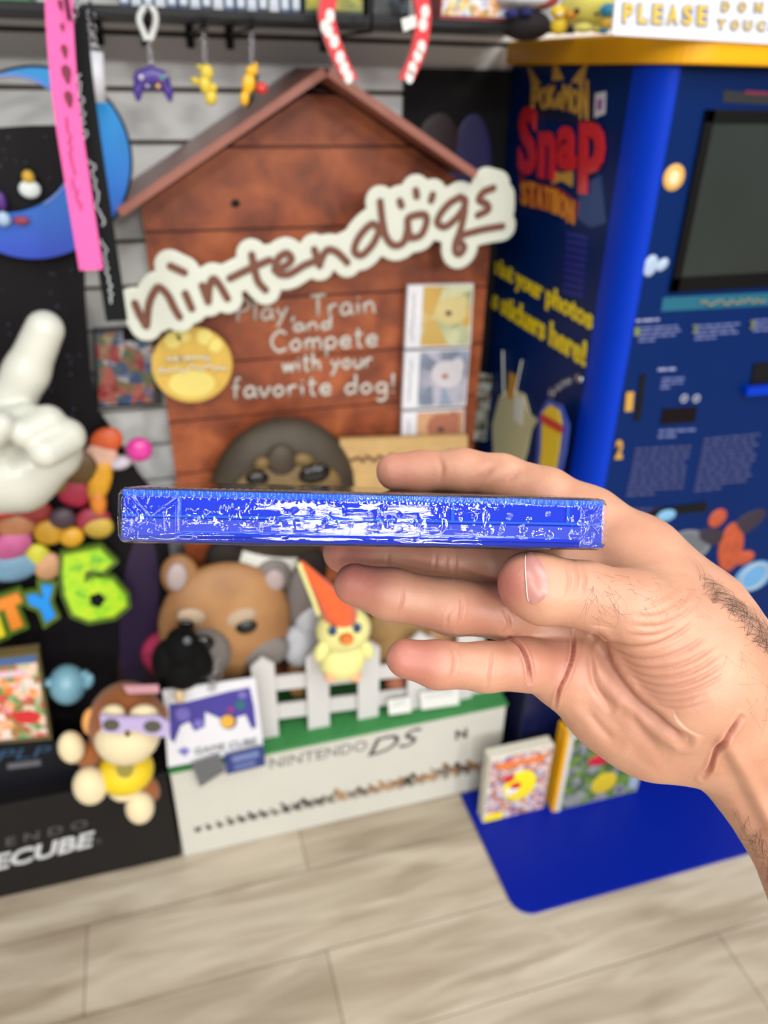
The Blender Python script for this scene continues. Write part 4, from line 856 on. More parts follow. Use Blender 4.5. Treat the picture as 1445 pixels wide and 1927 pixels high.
# plain stand-in stickers
px_part('yellow_sticker', K, [(1268, 334, KY-.0005, 20, 25, .003, 8)], mat('sticker_yellow', (222, 172, 84), .5)); px_part('pale_center', K, [(1268, 336, KY-.003, 10, 14, .002, 8)], mat('sticker_pale', (240, 220, 170), .5))
px_part('silver_sticker', K, [(1224, 500, KY-.0005, 13, 20, .003, 10), (1246, 498, KY-.0005, 9, 14, .003, 50)], mat('sticker_silver', (170, 190, 215), .35))
obj('grey_oval_sticker', MB().add(*fpoly(circ(1296, 1026, 41, 28, 28, -8), KY-.0012, .002), mat('oval_grey', (122, 126, 134), .4)).add(*fpoly(circ(1296, 1026, 34, 22, 28, -8), KY-.0018, .002), mat('oval_grey2', (96, 102, 112), .4)), K)
px_part('orange_patch_sticker', K, [(1375, 1030, KY-.001, 22, 44, .003, -12), (1350, 975, KY-.001, 16, 16, .003, 0), (1400, 1050, KY-.001, 18, 12, .003, 0)], mat('patch_orange', (176, 74, 40), .5, var=.5, vscale=60))
px_part('dark_patch_sticker', K, [(1405, 985, KY-.0008, 34, 18, .002, -30), (1340, 1010, KY-.0008, 30, 14, .002, 20)], mat('patch_dusk', (40, 30, 50), .5)); px_part('lightblue_sticker', K, [(1418, 1085, KY-.001, 34, 26, .003, 0)], mat('patch_sky', (96, 156, 206), .4)); obj('white_sticker_ring', one(g_ring(PY(1418, 1085, KY-.003), .03, .003, 'Y', 28, 6), mat('ring_pale', (170, 180, 190), .5), True), K)
px_part('blue_round_sticker', K, [(1253, 970, KY-.001, 18, 11, .003, 0)], mat('patch_sky2', (120, 176, 214), .3))
# left side of the kiosk: logo and lettering
XS = KX-.0012
def xpoly(pts, X=XS, t_=.001): return g_prism([PX(x, y, X) for x, y in pts], (t_, 0, 0))
LG = mat('logo_gold', (206, 158, 66), .45); LR = mat('logo_red', (216, 34, 44), .35, coat=.3); LDK = mat('logo_navy', (8, 20, 60), .5); LOR = mat('logo_orange', (222, 140, 40), .45)
mb = MB().add(*xpoly([(985, 185), (1005, 168), (1110, 168), (1125, 190), (1118, 250), (1085, 232), (1010, 225), (992, 240)], XS+.0006), LDK); obj('logo_backing', mb, K)
mb = MB()
wl = 'POKéMON'; bx = [1001, 1017, 1032, 1046, 1060, 1076, 1092]
for i, c_ in enumerate(wl):
    x = bx[i]; up_ = [0, -3, -1, 4, 3, 8, 10][i]; top = [158, 163, 160, 172, 158, 166, 150][i]; bot = [212, 206, 203, 203, 208, 214, 224][i]
    mb.add(*text_px(c_, (x-1, bot), (x+14, bot+2), (x, top), 'X', XS-.001, .0015, bold=.03), LG)
obj('logo_upper_lettering', mb, K)
for q in ([(992, 120), (1017, 158), (1001, 166)], [(1042, 108), (1060, 150), (1038, 152)], [(1106, 112), (1096, 160), (1074, 154)]): obj('logo_spike', one(xpoly(q), LG), K)
mb = MB()
for c_, x0, x1, y0, y1 in [('S', 976, 1008, 200, 326), ('n', 1013, 1044, 246, 334), ('a', 1049, 1084, 236, 318), ('p', 1090, 1136, 230, 364)]:
    mb.add(*text_px(c_, (x0, y1), (x1, y1+6), (x0+3, y0), 'X', XS-.0015, .003, bold=.035), LR)
obj('logo_red_lettering', mb, K)
mb = MB().add(*xpoly([(976, 322), (990, 340), (1050, 352), (1090, 384), (1080, 424), (1046, 400), (982, 386)], XS+.0006), mat('logo_red_dark', (150, 30, 40), .5)).add(*xpoly([(1036, 318), (1056, 326), (1078, 318), (1076, 352), (1056, 340), (1038, 348)], XS+.0002), LG)
obj('banner_backing', mb, K)
mb = MB(); ys = [(340, 384), (340, 388), (346, 390), (350, 394), (354, 400), (362, 408), (372, 418)]
for i, c_ in enumerate('STATION'):
    x = 980+i*14.5; mb.add(*text_px(c_, (x, ys[i][1]), (x+13, ys[i][1]+5), (x, ys[i][0]), 'X', XS-.0012, .0012, bold=.03), LOR)
obj('logo_lower_lettering', mb, K)
mb = MB().add(*xpoly([(1120, 176), (1139, 172), (1137, 214), (1118, 222)], XS-.0004), mat('mini_white', (210, 210, 220), .4)).add(*xpoly([(1124, 188), (1134, 186), (1132, 206), (1123, 208)], XS-.0012), mat('mini_lilac', (150, 90, 150), .4)); obj('small_logo', mb, K)
mb = MB()
for k in range(9): mb.add(*xpoly([(1066-k*.8, 436+k*13.5), (1106-k*1.2, 444+k*13.5), (1105-k*1.2, 452+k*13.5), (1065-k*.8, 443+k*13.5)], XS), mat('vent_dark', (0, 28, 140), .5))
obj('side_vent', mb, K)
YT = mat('side_yellow', (236, 210, 20), .45)
mb = MB(); NB = mat('side_text_shadow', (4, 20, 70), .5)
obj('side_lettering', one(text_px('Print your photos', (921, 518), (1113, 634), (922, 476), 'X', XS-.001, .0015, bold=.03), YT), K); obj('side_lettering', one(text_px('as stickers here!', (917, 574), (1101, 692), (918, 534), 'X', XS-.001, .0015, bold=.03), YT), K)
mb = MB(); LB = mat('side_lightblue', (22, 66, 134), .4)
mb.add(*xpoly([(1090, 350), (1130, 330), (1140, 420), (1110, 428), (1085, 410)], XS+.0008), LB); obj('pale_side_print', mb, K)
# cream die-cut card on the side
mb = MB().add(*xpoly([(926, 800), (940, 745), (960, 730), (985, 742), (996, 780), (1010, 790), (998, 810), (990, 850), (975, 900), (945, 900), (928, 860)], XS-.003, .003), mat('card_cream', (206, 202, 160), .5)).add(*xpoly([(958, 700), (970, 706), (966, 752), (954, 748)], XS-.004, .001), mat('card_orange', (206, 150, 50), .5)).add(*xpoly([(968, 742), (985, 752), (980, 800), (966, 790)], XS-.0042, .001), mat('card_pale', (222, 226, 220), .5))
o = obj('cream_side_card', mb, K, label='cream die-cut card on the side'); fix_normals(o)
obj('whiskers', MB().add(*g_tube([PX(946, 660, XS-.003), PX(948, 745, XS-.003)], .0015, 5), mat('card_pale', (222, 226, 220), .5)).add(*g_tube([PX(982, 678, XS-.003), PX(968, 745, XS-.003)], .0015, 5), mat('card_pale', (222, 226, 220), .5)), K)
# keyring on the kiosk side
KR = thing('logo_keyring', PX(1085, 712, KX-.02), 'silver clasp keyring with a yellow and red charm at the blue column', 'keyring')
xk = KX-.025
obj('clasp', MB().add(*g_ell(PX(1089, 712, xk), (.005, .011, .007), None, 14, 8), STEEL, True), KR); mb = MB()
for x, y in [(1070, 718), (1060, 722), (1050, 730)]: mb.add(*g_ring(PX(x, y, xk), .006, .0012, 'X', 16, 6), STEEL, True)
mb.add(*g_ring(PX(1038, 740, xk), .008, .0014, 'X', 18, 6), STEEL, True); obj('chain', mb, KR)
def kpoly(pts, o_): return xpoly(pts, xk+o_, .002)
ch = obj('charm', MB().add(*kpoly([(1014, 778), (1030, 752), (1056, 762), (1070, 800), (1064, 850), (1050, 912), (1004, 912), (1010, 850)], 0), mat('charm_blue', (40, 80, 190), .35)), KR, label='blue outlined charm'); fix_normals(ch)
o = obj('charm_front', MB().add(*kpoly([(1020, 776), (1034, 762), (1050, 772), (1056, 800), (1050, 850), (1040, 905), (1012, 905), (1018, 850)], -.002), mat('charm_yellow', (232, 200, 30), .35)).add(*kpoly([(1018, 778), (1056, 800), (1056, 816), (1017, 794)], -.0035), mat('charm_red', (196, 40, 40), .35)), ch); fix_normals(o)
# greenish cards between house and kiosk
t = thing('hanging_card', PY(905, 830, 1.43), 'dark green and white card hanging between the doghouse and the kiosk', 'card')
obj('card', one(poly_px([(888, 700), (925, 705), (921, 830), (884, 828)], 1.42, .003), art('greencard', [(60, 70, 50), (120, 120, 110), (170, 175, 170), (50, 60, 44), (150, 90, 60)], 50, 6)), t)
# things on top of the kiosk
ZT = 1.553
t = thing('handmade_sign', PY(1300, 70, 1.0), 'white sign with hand drawn yellow letters on top of the kiosk', 'sign')
q = [(1152, 66), (1500, 86), (1500, -60), (1164, -60)]
obj('sign_board', one(poly_px(q, .9600, .004), mat('sign_white', (236, 238, 246), .4)), t)
LYE = mat('sign_letter_yellow', (240, 206, 40), .5); LBL = mat('sign_letter_outline', (150, 160, 205), .5)
mb = MB(); mo = MB()
for s_, x0, y0, dx, h_, sp in [('PLEASE', 1172, 42, 24, 36, 28), ('DON\'T', 1358, 20, 18, 17, 31), ('TOUCH', 1350, 54, 18, 17, 25)]:
    for i, c_ in enumerate(s_):
        x = x0+i*sp; y = y0+i*.9; k2 = .4 if c_ == "'" else 1
        if s_ == 'PLEASE': hh = h_
        else: hh = h_
        mb.add(*text_px(c_, (x, y), (x+dx*.72*k2, y+1), (x+2, y-hh), 'Y', .9575, .001, bold=.02), LYE)
        mo.add(*text_px(c_, (x-3, y+3), (x+dx*.72*k2+3, y+4), (x-1, y-hh-3), 'Y', .9592, .0006, bold=.09), LBL)
obj('letter_outline', mo, t); obj('sign_lettering', mb, t)
PYE = mat('plush_lemon', (238, 228, 110), .9, sheen=.3, bump=.4, bscale=500)
t = thing('round_plush', PY(1108, 60, 1.08), 'pale yellow round plush sitting on the yellow kiosk rim', 'plush toy')
px_part('head', t, [(1112, 10, 1.09, 48, 46, .05, 0)], PYE); px_part('cheek', t, [(1075, 28, 1.06, 10, 9, .01, 0)], mat('cheek_amber', (226, 150, 40), .8)); px_part('eye', t, [(1085, 21, 1.043, 5, 6, .004, 0)], EYEB); px_part('eye', t, [(1122, 26, 1.041, 4, 3, .004, 0)], EYEB)
px_part('foot', t, [(1098, 52, 1.06, 16, 10, .015, 0)], PYE); px_part('foot', t, [(1128, 54, 1.06, 14, 9, .015, 0)], PYE)
t = thing('small_yellow_figure', PY(1050, 62, 1.12), 'small yellow figurine left of the round plush on the kiosk', 'figurine')
px_part('body', t, [(1052, 48, 1.1, 14, 18, .012, 0)], mat('fig_yellow', (244, 208, 40), .4)); px_part('head', t, [(1050, 22, 1.1, 13, 13, .012, 0)], mat('fig_yellow', (244, 208, 40), .4)); px_part('face', t, [(1053, 27, 1.088, 7, 6, .005, 0)], mat('fig_cream', (236, 214, 160), .5))
t = thing('small_blue_figure', PY(1140, 62, 1.04), 'small blue and orange figurine between the round plush and the sign', 'figurine')
px_part('head', t, [(1144, 20, 1.03, 14, 14, .012, 0)], mat('fig_blue', (40, 140, 180), .4)); px_part('body', t, [(1142, 44, 1.03, 12, 14, .01, 0)], mat('fig_amber', (226, 180, 60), .4)); px_part('foot', t, [(1136, 58, 1.03, 8, 6, .008, 0)], mat('fig_blue', (40, 140, 180), .4))
t = thing('dark_plush', PY(985, 55, 1.25), 'dark plush with a white head at the back corner of the kiosk top', 'plush toy')
px_part('body', t, [(990, 48, 1.22, 42, 30, .04, 0)], mat('plush_dark', (34, 26, 32), .9)); px_part('head', t, [(985, 0, 1.22, 50, 20, .04, 0)], mat('plush_white', (224, 224, 230), .9)); px_part('arm', t, [(962, 26, 1.19, 12, 9, .012, 0), (990, 24, 1.185, 10, 8, .012, 0)], mat('plush_navy', (34, 40, 110), .9)); px_part('cap', t, [(1030, 6, 1.2, 20, 10, .02, -20)], mat('plush_red', (150, 60, 50), .9))
# boxed games standing on the plate
zf = .008
def floor_box(name, pxs, Yv, t_, h, cols, seed, sc, label, edge):
    a = PZ(*pxs[0], zf); b = PZ(*pxs[1], zf); top = PY(*pxs[2], Yv); x0, x1 = a.x, b.x; y0 = (a.y+b.y)/2; z1 = zf+h
    t0 = thing(name, ((x0+x1)/2, y0, zf), label, 'game box')
    obj('carton', one(g_box((x0, y0, zf), (x1, y0+t_, z1), .002), mat(name+str(seed)+'e', edge, .4)), t0)
    obj('printed_front', one(g_box((x0+.004, y0-.0012, zf+.004), (x1-.004, y0+.0005, z1-.004)), art(name+str(seed), cols, sc, seed, detail=1)), t0)
    return t0, x0, x1, y0, z1
t0, x0, x1, y0, z1 = floor_box('boxed_game', [(903, 1540), (1027, 1530), (900, 1368)], 1.06, .03, .208, [(60, 140, 190), (230, 230, 225), (190, 60, 60), (240, 235, 225), (90, 80, 150), (220, 150, 60), (60, 60, 90)], 21, 75, 'multicoloured boxed game with a big yellow ball, standing on the blue plate', (222, 218, 200))
cx_, cz_ = (x0+x1)/2+.005, zf+.10
obj('yellow_ball_print', MB().add(*g_ell((cx_, y0-.001, cz_), (.042, .002, .048)), mat('cover_yellow', (246, 226, 30), .35), True), t0); obj('red_print', MB().add(*g_ell((cx_-.012, y0-.003, cz_+.006), (.014, .0015, .011)), mat('cover_red2', (206, 44, 36), .35), True).add(*g_ell((cx_-.028, y0-.0012, cz_+.03), (.017, .0015, .013)), mat('cover_red2', (206, 44, 36), .35), True), t0)
obj('white_print', MB().add(*g_ell((cx_-.022, y0-.0032, cz_-.010), (.018, .0012, .010)), WHITE, True), t0)
obj('title_print', MB().add(*g_box((x0+.018, y0-.0022, z1-.040), (x1-.018, y0-.001, z1-.022)), mat('title_orange', (230, 130, 60), .4)), t0); obj('yellow_corner_print', MB().add(*g_box((x0+.004, y0-.0022, zf+.004), (x0+.048, y0-.001, zf+.026)), mat('cover_yellow', (246, 226, 30), .35)), t0)
t0, x0, x1, y0, z1 = floor_box('boxed_game', [(1042, 1526), (1198, 1490), (1050, 1335)], 1.06, .035, .235, [(60, 66, 60), (90, 120, 40), (110, 140, 50), (60, 90, 50), (150, 150, 150), (80, 80, 100)], 22, 30, 'green boxed game with a yellow left edge, standing against the kiosk', (200, 200, 190))
obj('yellow_edge', MB().add(*g_box((x0-.006, y0-.001, zf), (x0+.002, y0+.036, z1+.02), .001), YELLOW), t0, label='yellow side edge'); obj('white_edge', MB().add(*g_box((x0+.002, y0-.003, zf), (x0+.014, y0+.001, z1), .001), mat('acr_white', (206, 206, 196), .3)), t0)
obj('yellow_print', MB().add(*g_ell(((x0+x1)/2+.01, y0-.001, zf+.06), (.034, .002, .034)), mat('cover_gold', (206, 180, 30), .4), True), t0); obj('red_cap_print', MB().add(*g_ell(((x0+x1)/2-.012, y0-.001, zf+.145), (.036, .002, .018)), mat('cover_red3', (190, 30, 50), .4), True), t0); obj('silver_print', MB().add(*g_box((x1-.03, y0-.0022, zf+.02), (x1-.006, y0-.001, zf+.06)), mat('cover_silver', (150, 170, 190), .4)), t0)

# ================================================================== THE BLUE CASE IN SHRINK WRAP
CAMR = Matrix((RT, UP, FW)).transposed()
def CW(x, y, z): return EYE + RT*x + UP*y + FW*z
cu_ = Vector((.1376, -.0030, .0176)).normalized()
cw_ = Vector((-.127, .045, .99)); cw_ = (cw_-cu_*cw_.dot(cu_)).normalized(); cn_ = cw_.cross(cu_)
if cn_.y < 0: cn_ = -cn_
Am = Vector((-.0718, .0066, .208)); GL_, GH, GD = .1386, .0148, .171
GC = thing('game_case', (0, 0, 0), 'slim blue plastic game case sealed in clear shrink wrap, held edge-on in the hand', 'game case')
wu, wn, ww = CAMR @ cu_, CAMR @ cn_, CAMR @ cw_
mw = Matrix((wu, ww, wn)).transposed().to_4x4(); mw.translation = CW(*Am); GC.matrix_world = mw
ORG[GC.name] = Vector((0, 0, 0))
CB = bpy.data.materials.new('case_blue'); CB.use_nodes = True
_b = CB.node_tree.nodes['Principled BSDF']; _b.inputs['Base Color'].default_value = srgb(4, 50, 204); _b.inputs['Roughness'].default_value = .5; _b.inputs['Specular IOR Level'].default_value = .05
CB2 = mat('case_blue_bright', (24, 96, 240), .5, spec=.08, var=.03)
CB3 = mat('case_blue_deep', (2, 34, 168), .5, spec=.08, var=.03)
e_ = .0009
us = obj('upper_shell', MB().add(*g_box((e_, .0012, -.0074), (GL_-e_, GD, -.0006), .0004), CB).add(*g_box((e_, .0004, -.0022), (GL_-e_, .004, -.0004), .0005), CB2)
         .add(*g_box((e_, .0006, -.0078), (GL_-e_, .003, -.0070), .0002), CB2), GC)
obj('lower_shell', MB().add(*g_box((e_, .0010, -GH+.0008), (GL_-e_, GD, -.0079), .0004), CB).add(*g_box((e_, .0004, -GH+.0004), (GL_-e_, .004, -GH+.0020), .0005), CB3)
    .add(*g_box((.017, .0007, -.0118), (GL_-.014, .002, -.0114), .0001), CB2), GC)
for x in (.0162, .0925, .1268): obj('rib', one(g_box((x-.0005, .0005, -.0072), (x+.0005, .003, -.0020), .0001), CB2), us)
obj('cover_sheet', one(g_box((.003, .006, -.0006), (GL_-.003, GD-.006, -.0001), .0001), art('cover_print', [(60, 40, 80), (150, 110, 120), (90, 50, 60), (190, 170, 170), (40, 40, 90)], 60, 2, rough=.3)), GC, label='dark printed cover sheet')
def wrap_mat(nm, milk, bstr, gloss):
    m = bpy.data.materials.new(nm); m.use_nodes = True; nt = m.node_tree; N = nt.nodes.new; Lk = nt.links.new
    for n in list(nt.nodes): nt.nodes.remove(n)
    out = N('ShaderNodeOutputMaterial'); tr = N('ShaderNodeBsdfTransparent'); gl = N('ShaderNodeBsdfGlossy'); gl.inputs['Roughness'].default_value = .035
    df = N('ShaderNodeBsdfDiffuse'); df.inputs[0].default_value = (.45, .5, .75, 1)
    tc = N('ShaderNodeTexCoord'); mp = N('ShaderNodeMapping'); mp.inputs['Scale'].default_value = (.55, 1, 3.4); Lk(tc.outputs['Object'], mp.inputs[0])
    n1 = N('ShaderNodeTexNoise'); n1.inputs['Scale'].default_value = 150; n1.inputs['Detail'].default_value = 4; n1.inputs['Roughness'].default_value = .55; n1.inputs['Distortion'].default_value = 1.0; Lk(mp.outputs[0], n1.inputs['Vector'])
    bp = N('ShaderNodeBump'); bp.inputs['Strength'].default_value = bstr; bp.inputs['Distance'].default_value = .00035; Lk(n1.outputs[0], bp.inputs['Height'])
    for q in (gl,): Lk(bp.outputs[0], q.inputs['Normal'])
    fr = N('ShaderNodeFresnel'); fr.inputs[0].default_value = 1.5; Lk(bp.outputs[0], fr.inputs['Normal'])
    mu = N('ShaderNodeMath'); mu.operation = 'MULTIPLY_ADD'; mu.inputs[1].default_value = gloss; mu.inputs[2].default_value = .0; mu.use_clamp = True; Lk(fr.outputs[0], mu.inputs[0])
    m1 = N('ShaderNodeMixShader'); m1.inputs[0].default_value = milk; Lk(tr.outputs[0], m1.inputs[1]); Lk(df.outputs[0], m1.inputs[2])
    m2 = N('ShaderNodeMixShader'); Lk(mu.outputs[0], m2.inputs[0]); Lk(m1.outputs[0], m2.inputs[1]); Lk(gl.outputs[0], m2.inputs[2]); Lk(m2.outputs[0], out.inputs[0])
    return m
WR = wrap_mat('shrink_wrap_film', .01, .16, 1.15); WR2 = wrap_mat('shrink_wrap_double', .05, .12, .45)
rng = np.random.default_rng(5)
def vnoise(x, z, sx, sz, seed):
    """smooth value noise"""
    r = np.random.default_rng(seed); T = r.random((257, 257)); X = x*sx; Z = z*sz; i = np.floor(X).astype(int); j = np.floor(Z).astype(int)
    f = X-i; g = Z-j; f = f*f*(3-2*f); g = g*g*(3-2*g); i %= 256; j %= 256
    return (T[i, j]*(1-f)*(1-g)+T[i+1, j]*f*(1-g)+T[i, j+1]*(1-f)*g+T[i+1, j+1]*f*g)-.5
prof = []   # (y, z, ny, nz)
R_ = .0012; o_ = .0003
for y in np.linspace(GD, R_, 14)[:-1]: prof.append((y, o_, 0, 1))
for a in np.linspace(90, 180, 8): prof.append((R_+(R_+o_)*math.cos(rad(a))*1, -R_+(R_+o_)*math.sin(rad(a)), math.cos(rad(a)), math.sin(rad(a))))
for z in np.linspace(-R_, -GH+R_, 46)[1:-1]: prof.append((-o_, z, -1, 0))
for a in np.linspace(180, 270, 8): prof.append((R_+(R_+o_)*math.cos(rad(a)), -GH+R_+(R_+o_)*math.sin(rad(a)), math.cos(rad(a)), math.sin(rad(a))))
for y in np.linspace(R_, GD, 14)[1:]: prof.append((y, -GH-o_, 0, -1))
NX = 700; xs = np.linspace(-o_, GL_+o_, NX); V_ = []; Pn = len(prof)
pr = np.array(prof); XX, _ = np.meshgrid(xs, pr[:, 0], indexing='ij'); YY = np.tile(pr[:, 0], (NX, 1)); ZZ = np.tile(pr[:, 1], (NX, 1)); NY_ = np.tile(pr[:, 2], (NX, 1)); NZ_ = np.tile(pr[:, 3], (NX, 1))
tt = ZZ*1.0-YY
D_ = .00028*vnoise(XX, tt, 55, 240, 1)+.00006*vnoise(XX, tt, 160, 800, 2)+.00002*vnoise(XX, tt, 700, 1100, 3)
_r = random.Random(31)
for _k in range(120):
    gx = _r.random()*GL_; gz = -_r.choice([_r.uniform(.0045, .0068), _r.uniform(.0082, .0112), _r.uniform(.0015, .0135)]); gr = _r.uniform(.00035, .0008); gk = _r.uniform(.5, 2.2)
    i0, i1 = np.searchsorted(xs, [gx-.004, gx+.004]); sl_x = slice(i0, i1)
    D_[sl_x] += _r.choice([-1, 1])*_r.uniform(.4, 1)*.00022*np.exp(-(((XX[sl_x]-gx)/gr)**2+((ZZ[sl_x]-gz)/(gr*gk))**2))*(NY_[sl_x] < -.5)
cornr = np.exp(-((ZZ+.0006)/.0012)**2)*(NY_ < -.05)
D_ += cornr*.00030*np.sin(XX*2*math.pi/.0021+6*vnoise(XX, ZZ*0, 60, 1, 4))*(.4+1.2*np.clip(vnoise(XX, ZZ*0, 90, 1, 7)+.4, 0, 1))
def segd(x, z, a, b):
    ax_, az = a; bx_, bz = b; dx, dz = bx_-ax_, bz-az; t_ = np.clip(((x-ax_)*dx+(z-az)*dz)/(dx*dx+dz*dz), 0, 1); return np.hypot(x-ax_-t_*dx, z-az-t_*dz)
front = (NY_ < -.5)
for a, b, amp in [((.002, -.0135), (.0155, -.0025), 3e-4), ((.003, -.002), (.0095, -.009), 2.5e-4), ((.0158, -.0005), (.0158, -.0143), 2e-4), ((.0158, -.0119), (.131, -.0119), 1.8e-4), ((.131, -.001), (.131, -.014), 1.5e-4),
                  ((.1385, -.0005), (.1335, -.007), 4e-4), ((.1335, -.007), (.131, -.002), 3e-4), ((.1335, -.007), (.1385, -.0135), 4e-4), ((.1335, -.007), (.132, -.012), 3e-4), ((.0125, -.0045), (.0125, -.011), 1e-4)]:
    D_ += front*amp*np.exp(-(segd(XX, ZZ, a, b)/.00028)**2)
endz = np.exp(-((XX-.003)/.004)**2)+np.exp(-((GL_-XX-.004)/.005)**2)
D_ += front*endz*.0005*vnoise(XX, ZZ, 700, 700, 8)
rx_ = .0012  # round the two ends
ex = np.clip((rx_-XX)/rx_, 0, 1)+np.clip((XX-(GL_-rx_))/rx_, 0, 1); pull = rx_*(1-np.sqrt(np.clip(1-ex*ex, 0, 1)))
D_ = np.maximum(D_, -.00022)
rc_ = .0024; ec = np.clip((rc_-XX)/rc_, 0, 1)+np.clip((XX-(GL_-rc_))/rc_, 0, 1); pz = rc_*.8*(1-np.sqrt(np.clip(1-ec*ec, 0, 1)))
PYY = YY+NY_*(D_-pull); PZZ = -GH/2+(ZZ+NZ_*D_+GH/2)*(GH/2-pz)/(GH/2)
V_ = np.stack([XX, PYY, PZZ], -1).reshape(-1, 3); Fc = []
for i in range(NX-1):
    for j in range(Pn-1): q = i*Pn+j; Fc.append((q, q+1, q+Pn+1, q+Pn))
Fc.append(tuple(range(Pn))); Fc.append(tuple((NX-1)*Pn+j for j in range(Pn))[::-1])
mb = MB(); mb.add(V_, Fc, WR, True)
sw = obj('shrink_wrap', mb, GC)
# doubled film: overlap seam and end folds
def sheet(x0, x1, zfun0, zfun1, nm, n=60, k=10, off=-.0006):
    V2 = []; F2 = []
    for i in range(n+1):
        x = x0+(x1-x0)*i/n
        for j in range(k+1):
            z = zfun0(x)+(zfun1(x)-zfun0(x))*j/k; d = float(vnoise(np.array([x]), np.array([z]), 350, 500, 11)[0])*.00014
            V2.append((x, off+d, z))
    for i in range(n):
        for j in range(k): q = i*(k+1)+j; F2.append((q, q+k+1, q+k+2, q+1))
    return obj(nm, one((V2, F2), WR2, True), GC)
sheet(.0158, .131, lambda x: -.0118, lambda x: -.0082, 'wrap_overlap', 200, 8)
sheet(.0008, .0158, lambda x: -.0143, lambda x: -.0082-.0001*x, 'wrap_fold', 30, 10)
sheet(.1300, .1378, lambda x: -.0143, lambda x: -.0070+(x-.130)*.7, 'wrap_fold', 20, 12)

# ================================================================== THE HAND
H_ = .0008
def cp(px, py, d, r): return ((px-CX)/F_PX*d, -(py-CY)/F_PX*d, d, r/1000)
HF = Field((-.030, -.225, .196), (.235, .030, .306), H_)
FL = ((0, 0, 1), .8)
PA = HF.new()
for ch_ in ([cp(1112, 992, .272, 11.5), cp(1200, 1062, .268, 13.5), cp(1300, 1165, .262, 17), cp(1420, 1320, .260, 22)],
            [cp(1075, 1100, .266, 12.5), cp(1250, 1220, .264, 15), cp(1420, 1350, .260, 22)],
            [cp(1052, 1190, .262, 12), cp(1220, 1290, .262, 15), cp(1400, 1370, .260, 20)],
            [cp(1062, 1272, .254, 10), cp(1150, 1335, .253, 11.5), cp(1230, 1372, .252, 13.5), cp(1310, 1385, .254, 14)]):
    HF.chain(PA, ch_, .012)
# wrist and forearm
HF.chain(PA, [cp(1425, 1350, .262, 25), cp(1520, 1480, .258, 25.5), cp(1640, 1670, .250, 29), cp(1860, 2010, .236, 36)], .012, FL)
# ball of the thumb
HF.chain(PA, [cp(1235, 1225, .246, 17), cp(1300, 1270, .243, 20), cp(1360, 1330, .248, 19)], .012)
HF.chain(PA, [cp(1190, 1060, .262, 11), cp(1230, 1120, .250, 13)], .014)
THB = HF.new()
HF.chain(THB, [cp(996, 1097, .231, 9.6), cp(1022, 1110, .231, 9.9), cp(1100, 1120, .232, 9.6), cp(1190, 1146, .234, 11.5), cp(1290, 1210, .240, 16)], .004)
fing = {
 'index': [cp(742, 888, .292, 7.0), cp(790, 887, .292, 7.5), cp(870, 885, .288, 7.9), cp(945, 896, .284, 7.8), cp(1030, 930, .277, 9.2), cp(1105, 975, .273, 11)],
 'middle': [cp(646, 1040, .278, 7.4), cp(700, 1045, .276, 8.0), cp(830, 1052, .270, 8.7), cp(930, 1060, .265, 9.0), cp(1010, 1078, .264, 9.8), cp(1070, 1098, .266, 12)],
 'ring': [cp(668, 1100, .252, 7.0), cp(735, 1118, .250, 8.2), cp(850, 1142, .249, 8.8), cp(955, 1152, .252, 9.0), cp(1045, 1180, .259, 11)],
 'little': [cp(763, 1239, .236, 6.0), cp(825, 1251, .237, 7.1), cp(915, 1255, .240, 7.4), cp(985, 1251, .243, 8.0), cp(1055, 1262, .250, 9.8)]}
allf = smin(PA, THB, .007)
for nm, ch_ in fing.items():
    B = HF.new(); HF.chain(B, ch_, .003)
    B2 = smin(B, PA, .0075); allf = np.minimum(allf, B2)
Vh, Qh = HF.mesh(allf); del PA, THB, allf, B, B2
SK = bpy.data.materials.new('skin'); SK.use_nodes = True
def skin_nodes(m):
    nt = m.node_tree; b = nt.nodes['Principled BSDF']; N = nt.nodes.new; Lk = nt.links.new
    tc = N('ShaderNodeTexCoord'); at = N('ShaderNodeAttribute'); at.attribute_name = 'flush_shade'
    n = N('ShaderNodeTexNoise'); n.inputs['Scale'].default_value = 70; n.inputs['Detail'].default_value = 5; Lk(tc.outputs['Object'], n.inputs['Vector'])
    r = N('ShaderNodeValToRGB'); r.color_ramp.elements[0].position = .3; r.color_ramp.elements[0].color = srgb(188, 134, 107); r.color_ramp.elements[1].position = .7; r.color_ramp.elements[1].color = srgb(200, 150, 122); Lk(n.outputs[0], r.inputs[0])
    mx = N('ShaderNodeMix'); mx.data_type = 'RGBA'; mx.inputs[7].default_value = srgb(168, 92, 84); Lk(r.outputs[0], mx.inputs[6]); Lk(at.outputs['Fac'], mx.inputs[0])
    Lk(mx.outputs[2], b.inputs['Base Color']); b.inputs['Roughness'].default_value = .48
    b.inputs['Subsurface Weight'].default_value = .25; b.inputs['Subsurface Radius'].default_value = (1, .32, .18); b.inputs['Subsurface Scale'].default_value = .0035
    n2 = N('ShaderNodeTexVoronoi'); n2.inputs['Scale'].default_value = 1300; Lk(tc.outputs['Object'], n2.inputs['Vector'])
    n3 = N('ShaderNodeTexNoise'); n3.inputs['Scale'].default_value = 260; n3.inputs['Detail'].default_value = 4; Lk(tc.outputs['Object'], n3.inputs['Vector'])
    ad = N('ShaderNodeMath'); ad.operation = 'MULTIPLY_ADD'; ad.inputs[1].default_value = .25; Lk(n2.outputs[0], ad.inputs[0]); Lk(n3.outputs[0], ad.inputs[2])
    bp = N('ShaderNodeBump'); bp.inputs['Strength'].default_value = .35; bp.inputs['Distance'].default_value = .0004; Lk(ad.outputs[0], bp.inputs['Height']); Lk(bp.outputs[0], b.inputs['Normal'])
skin_nodes(SK)
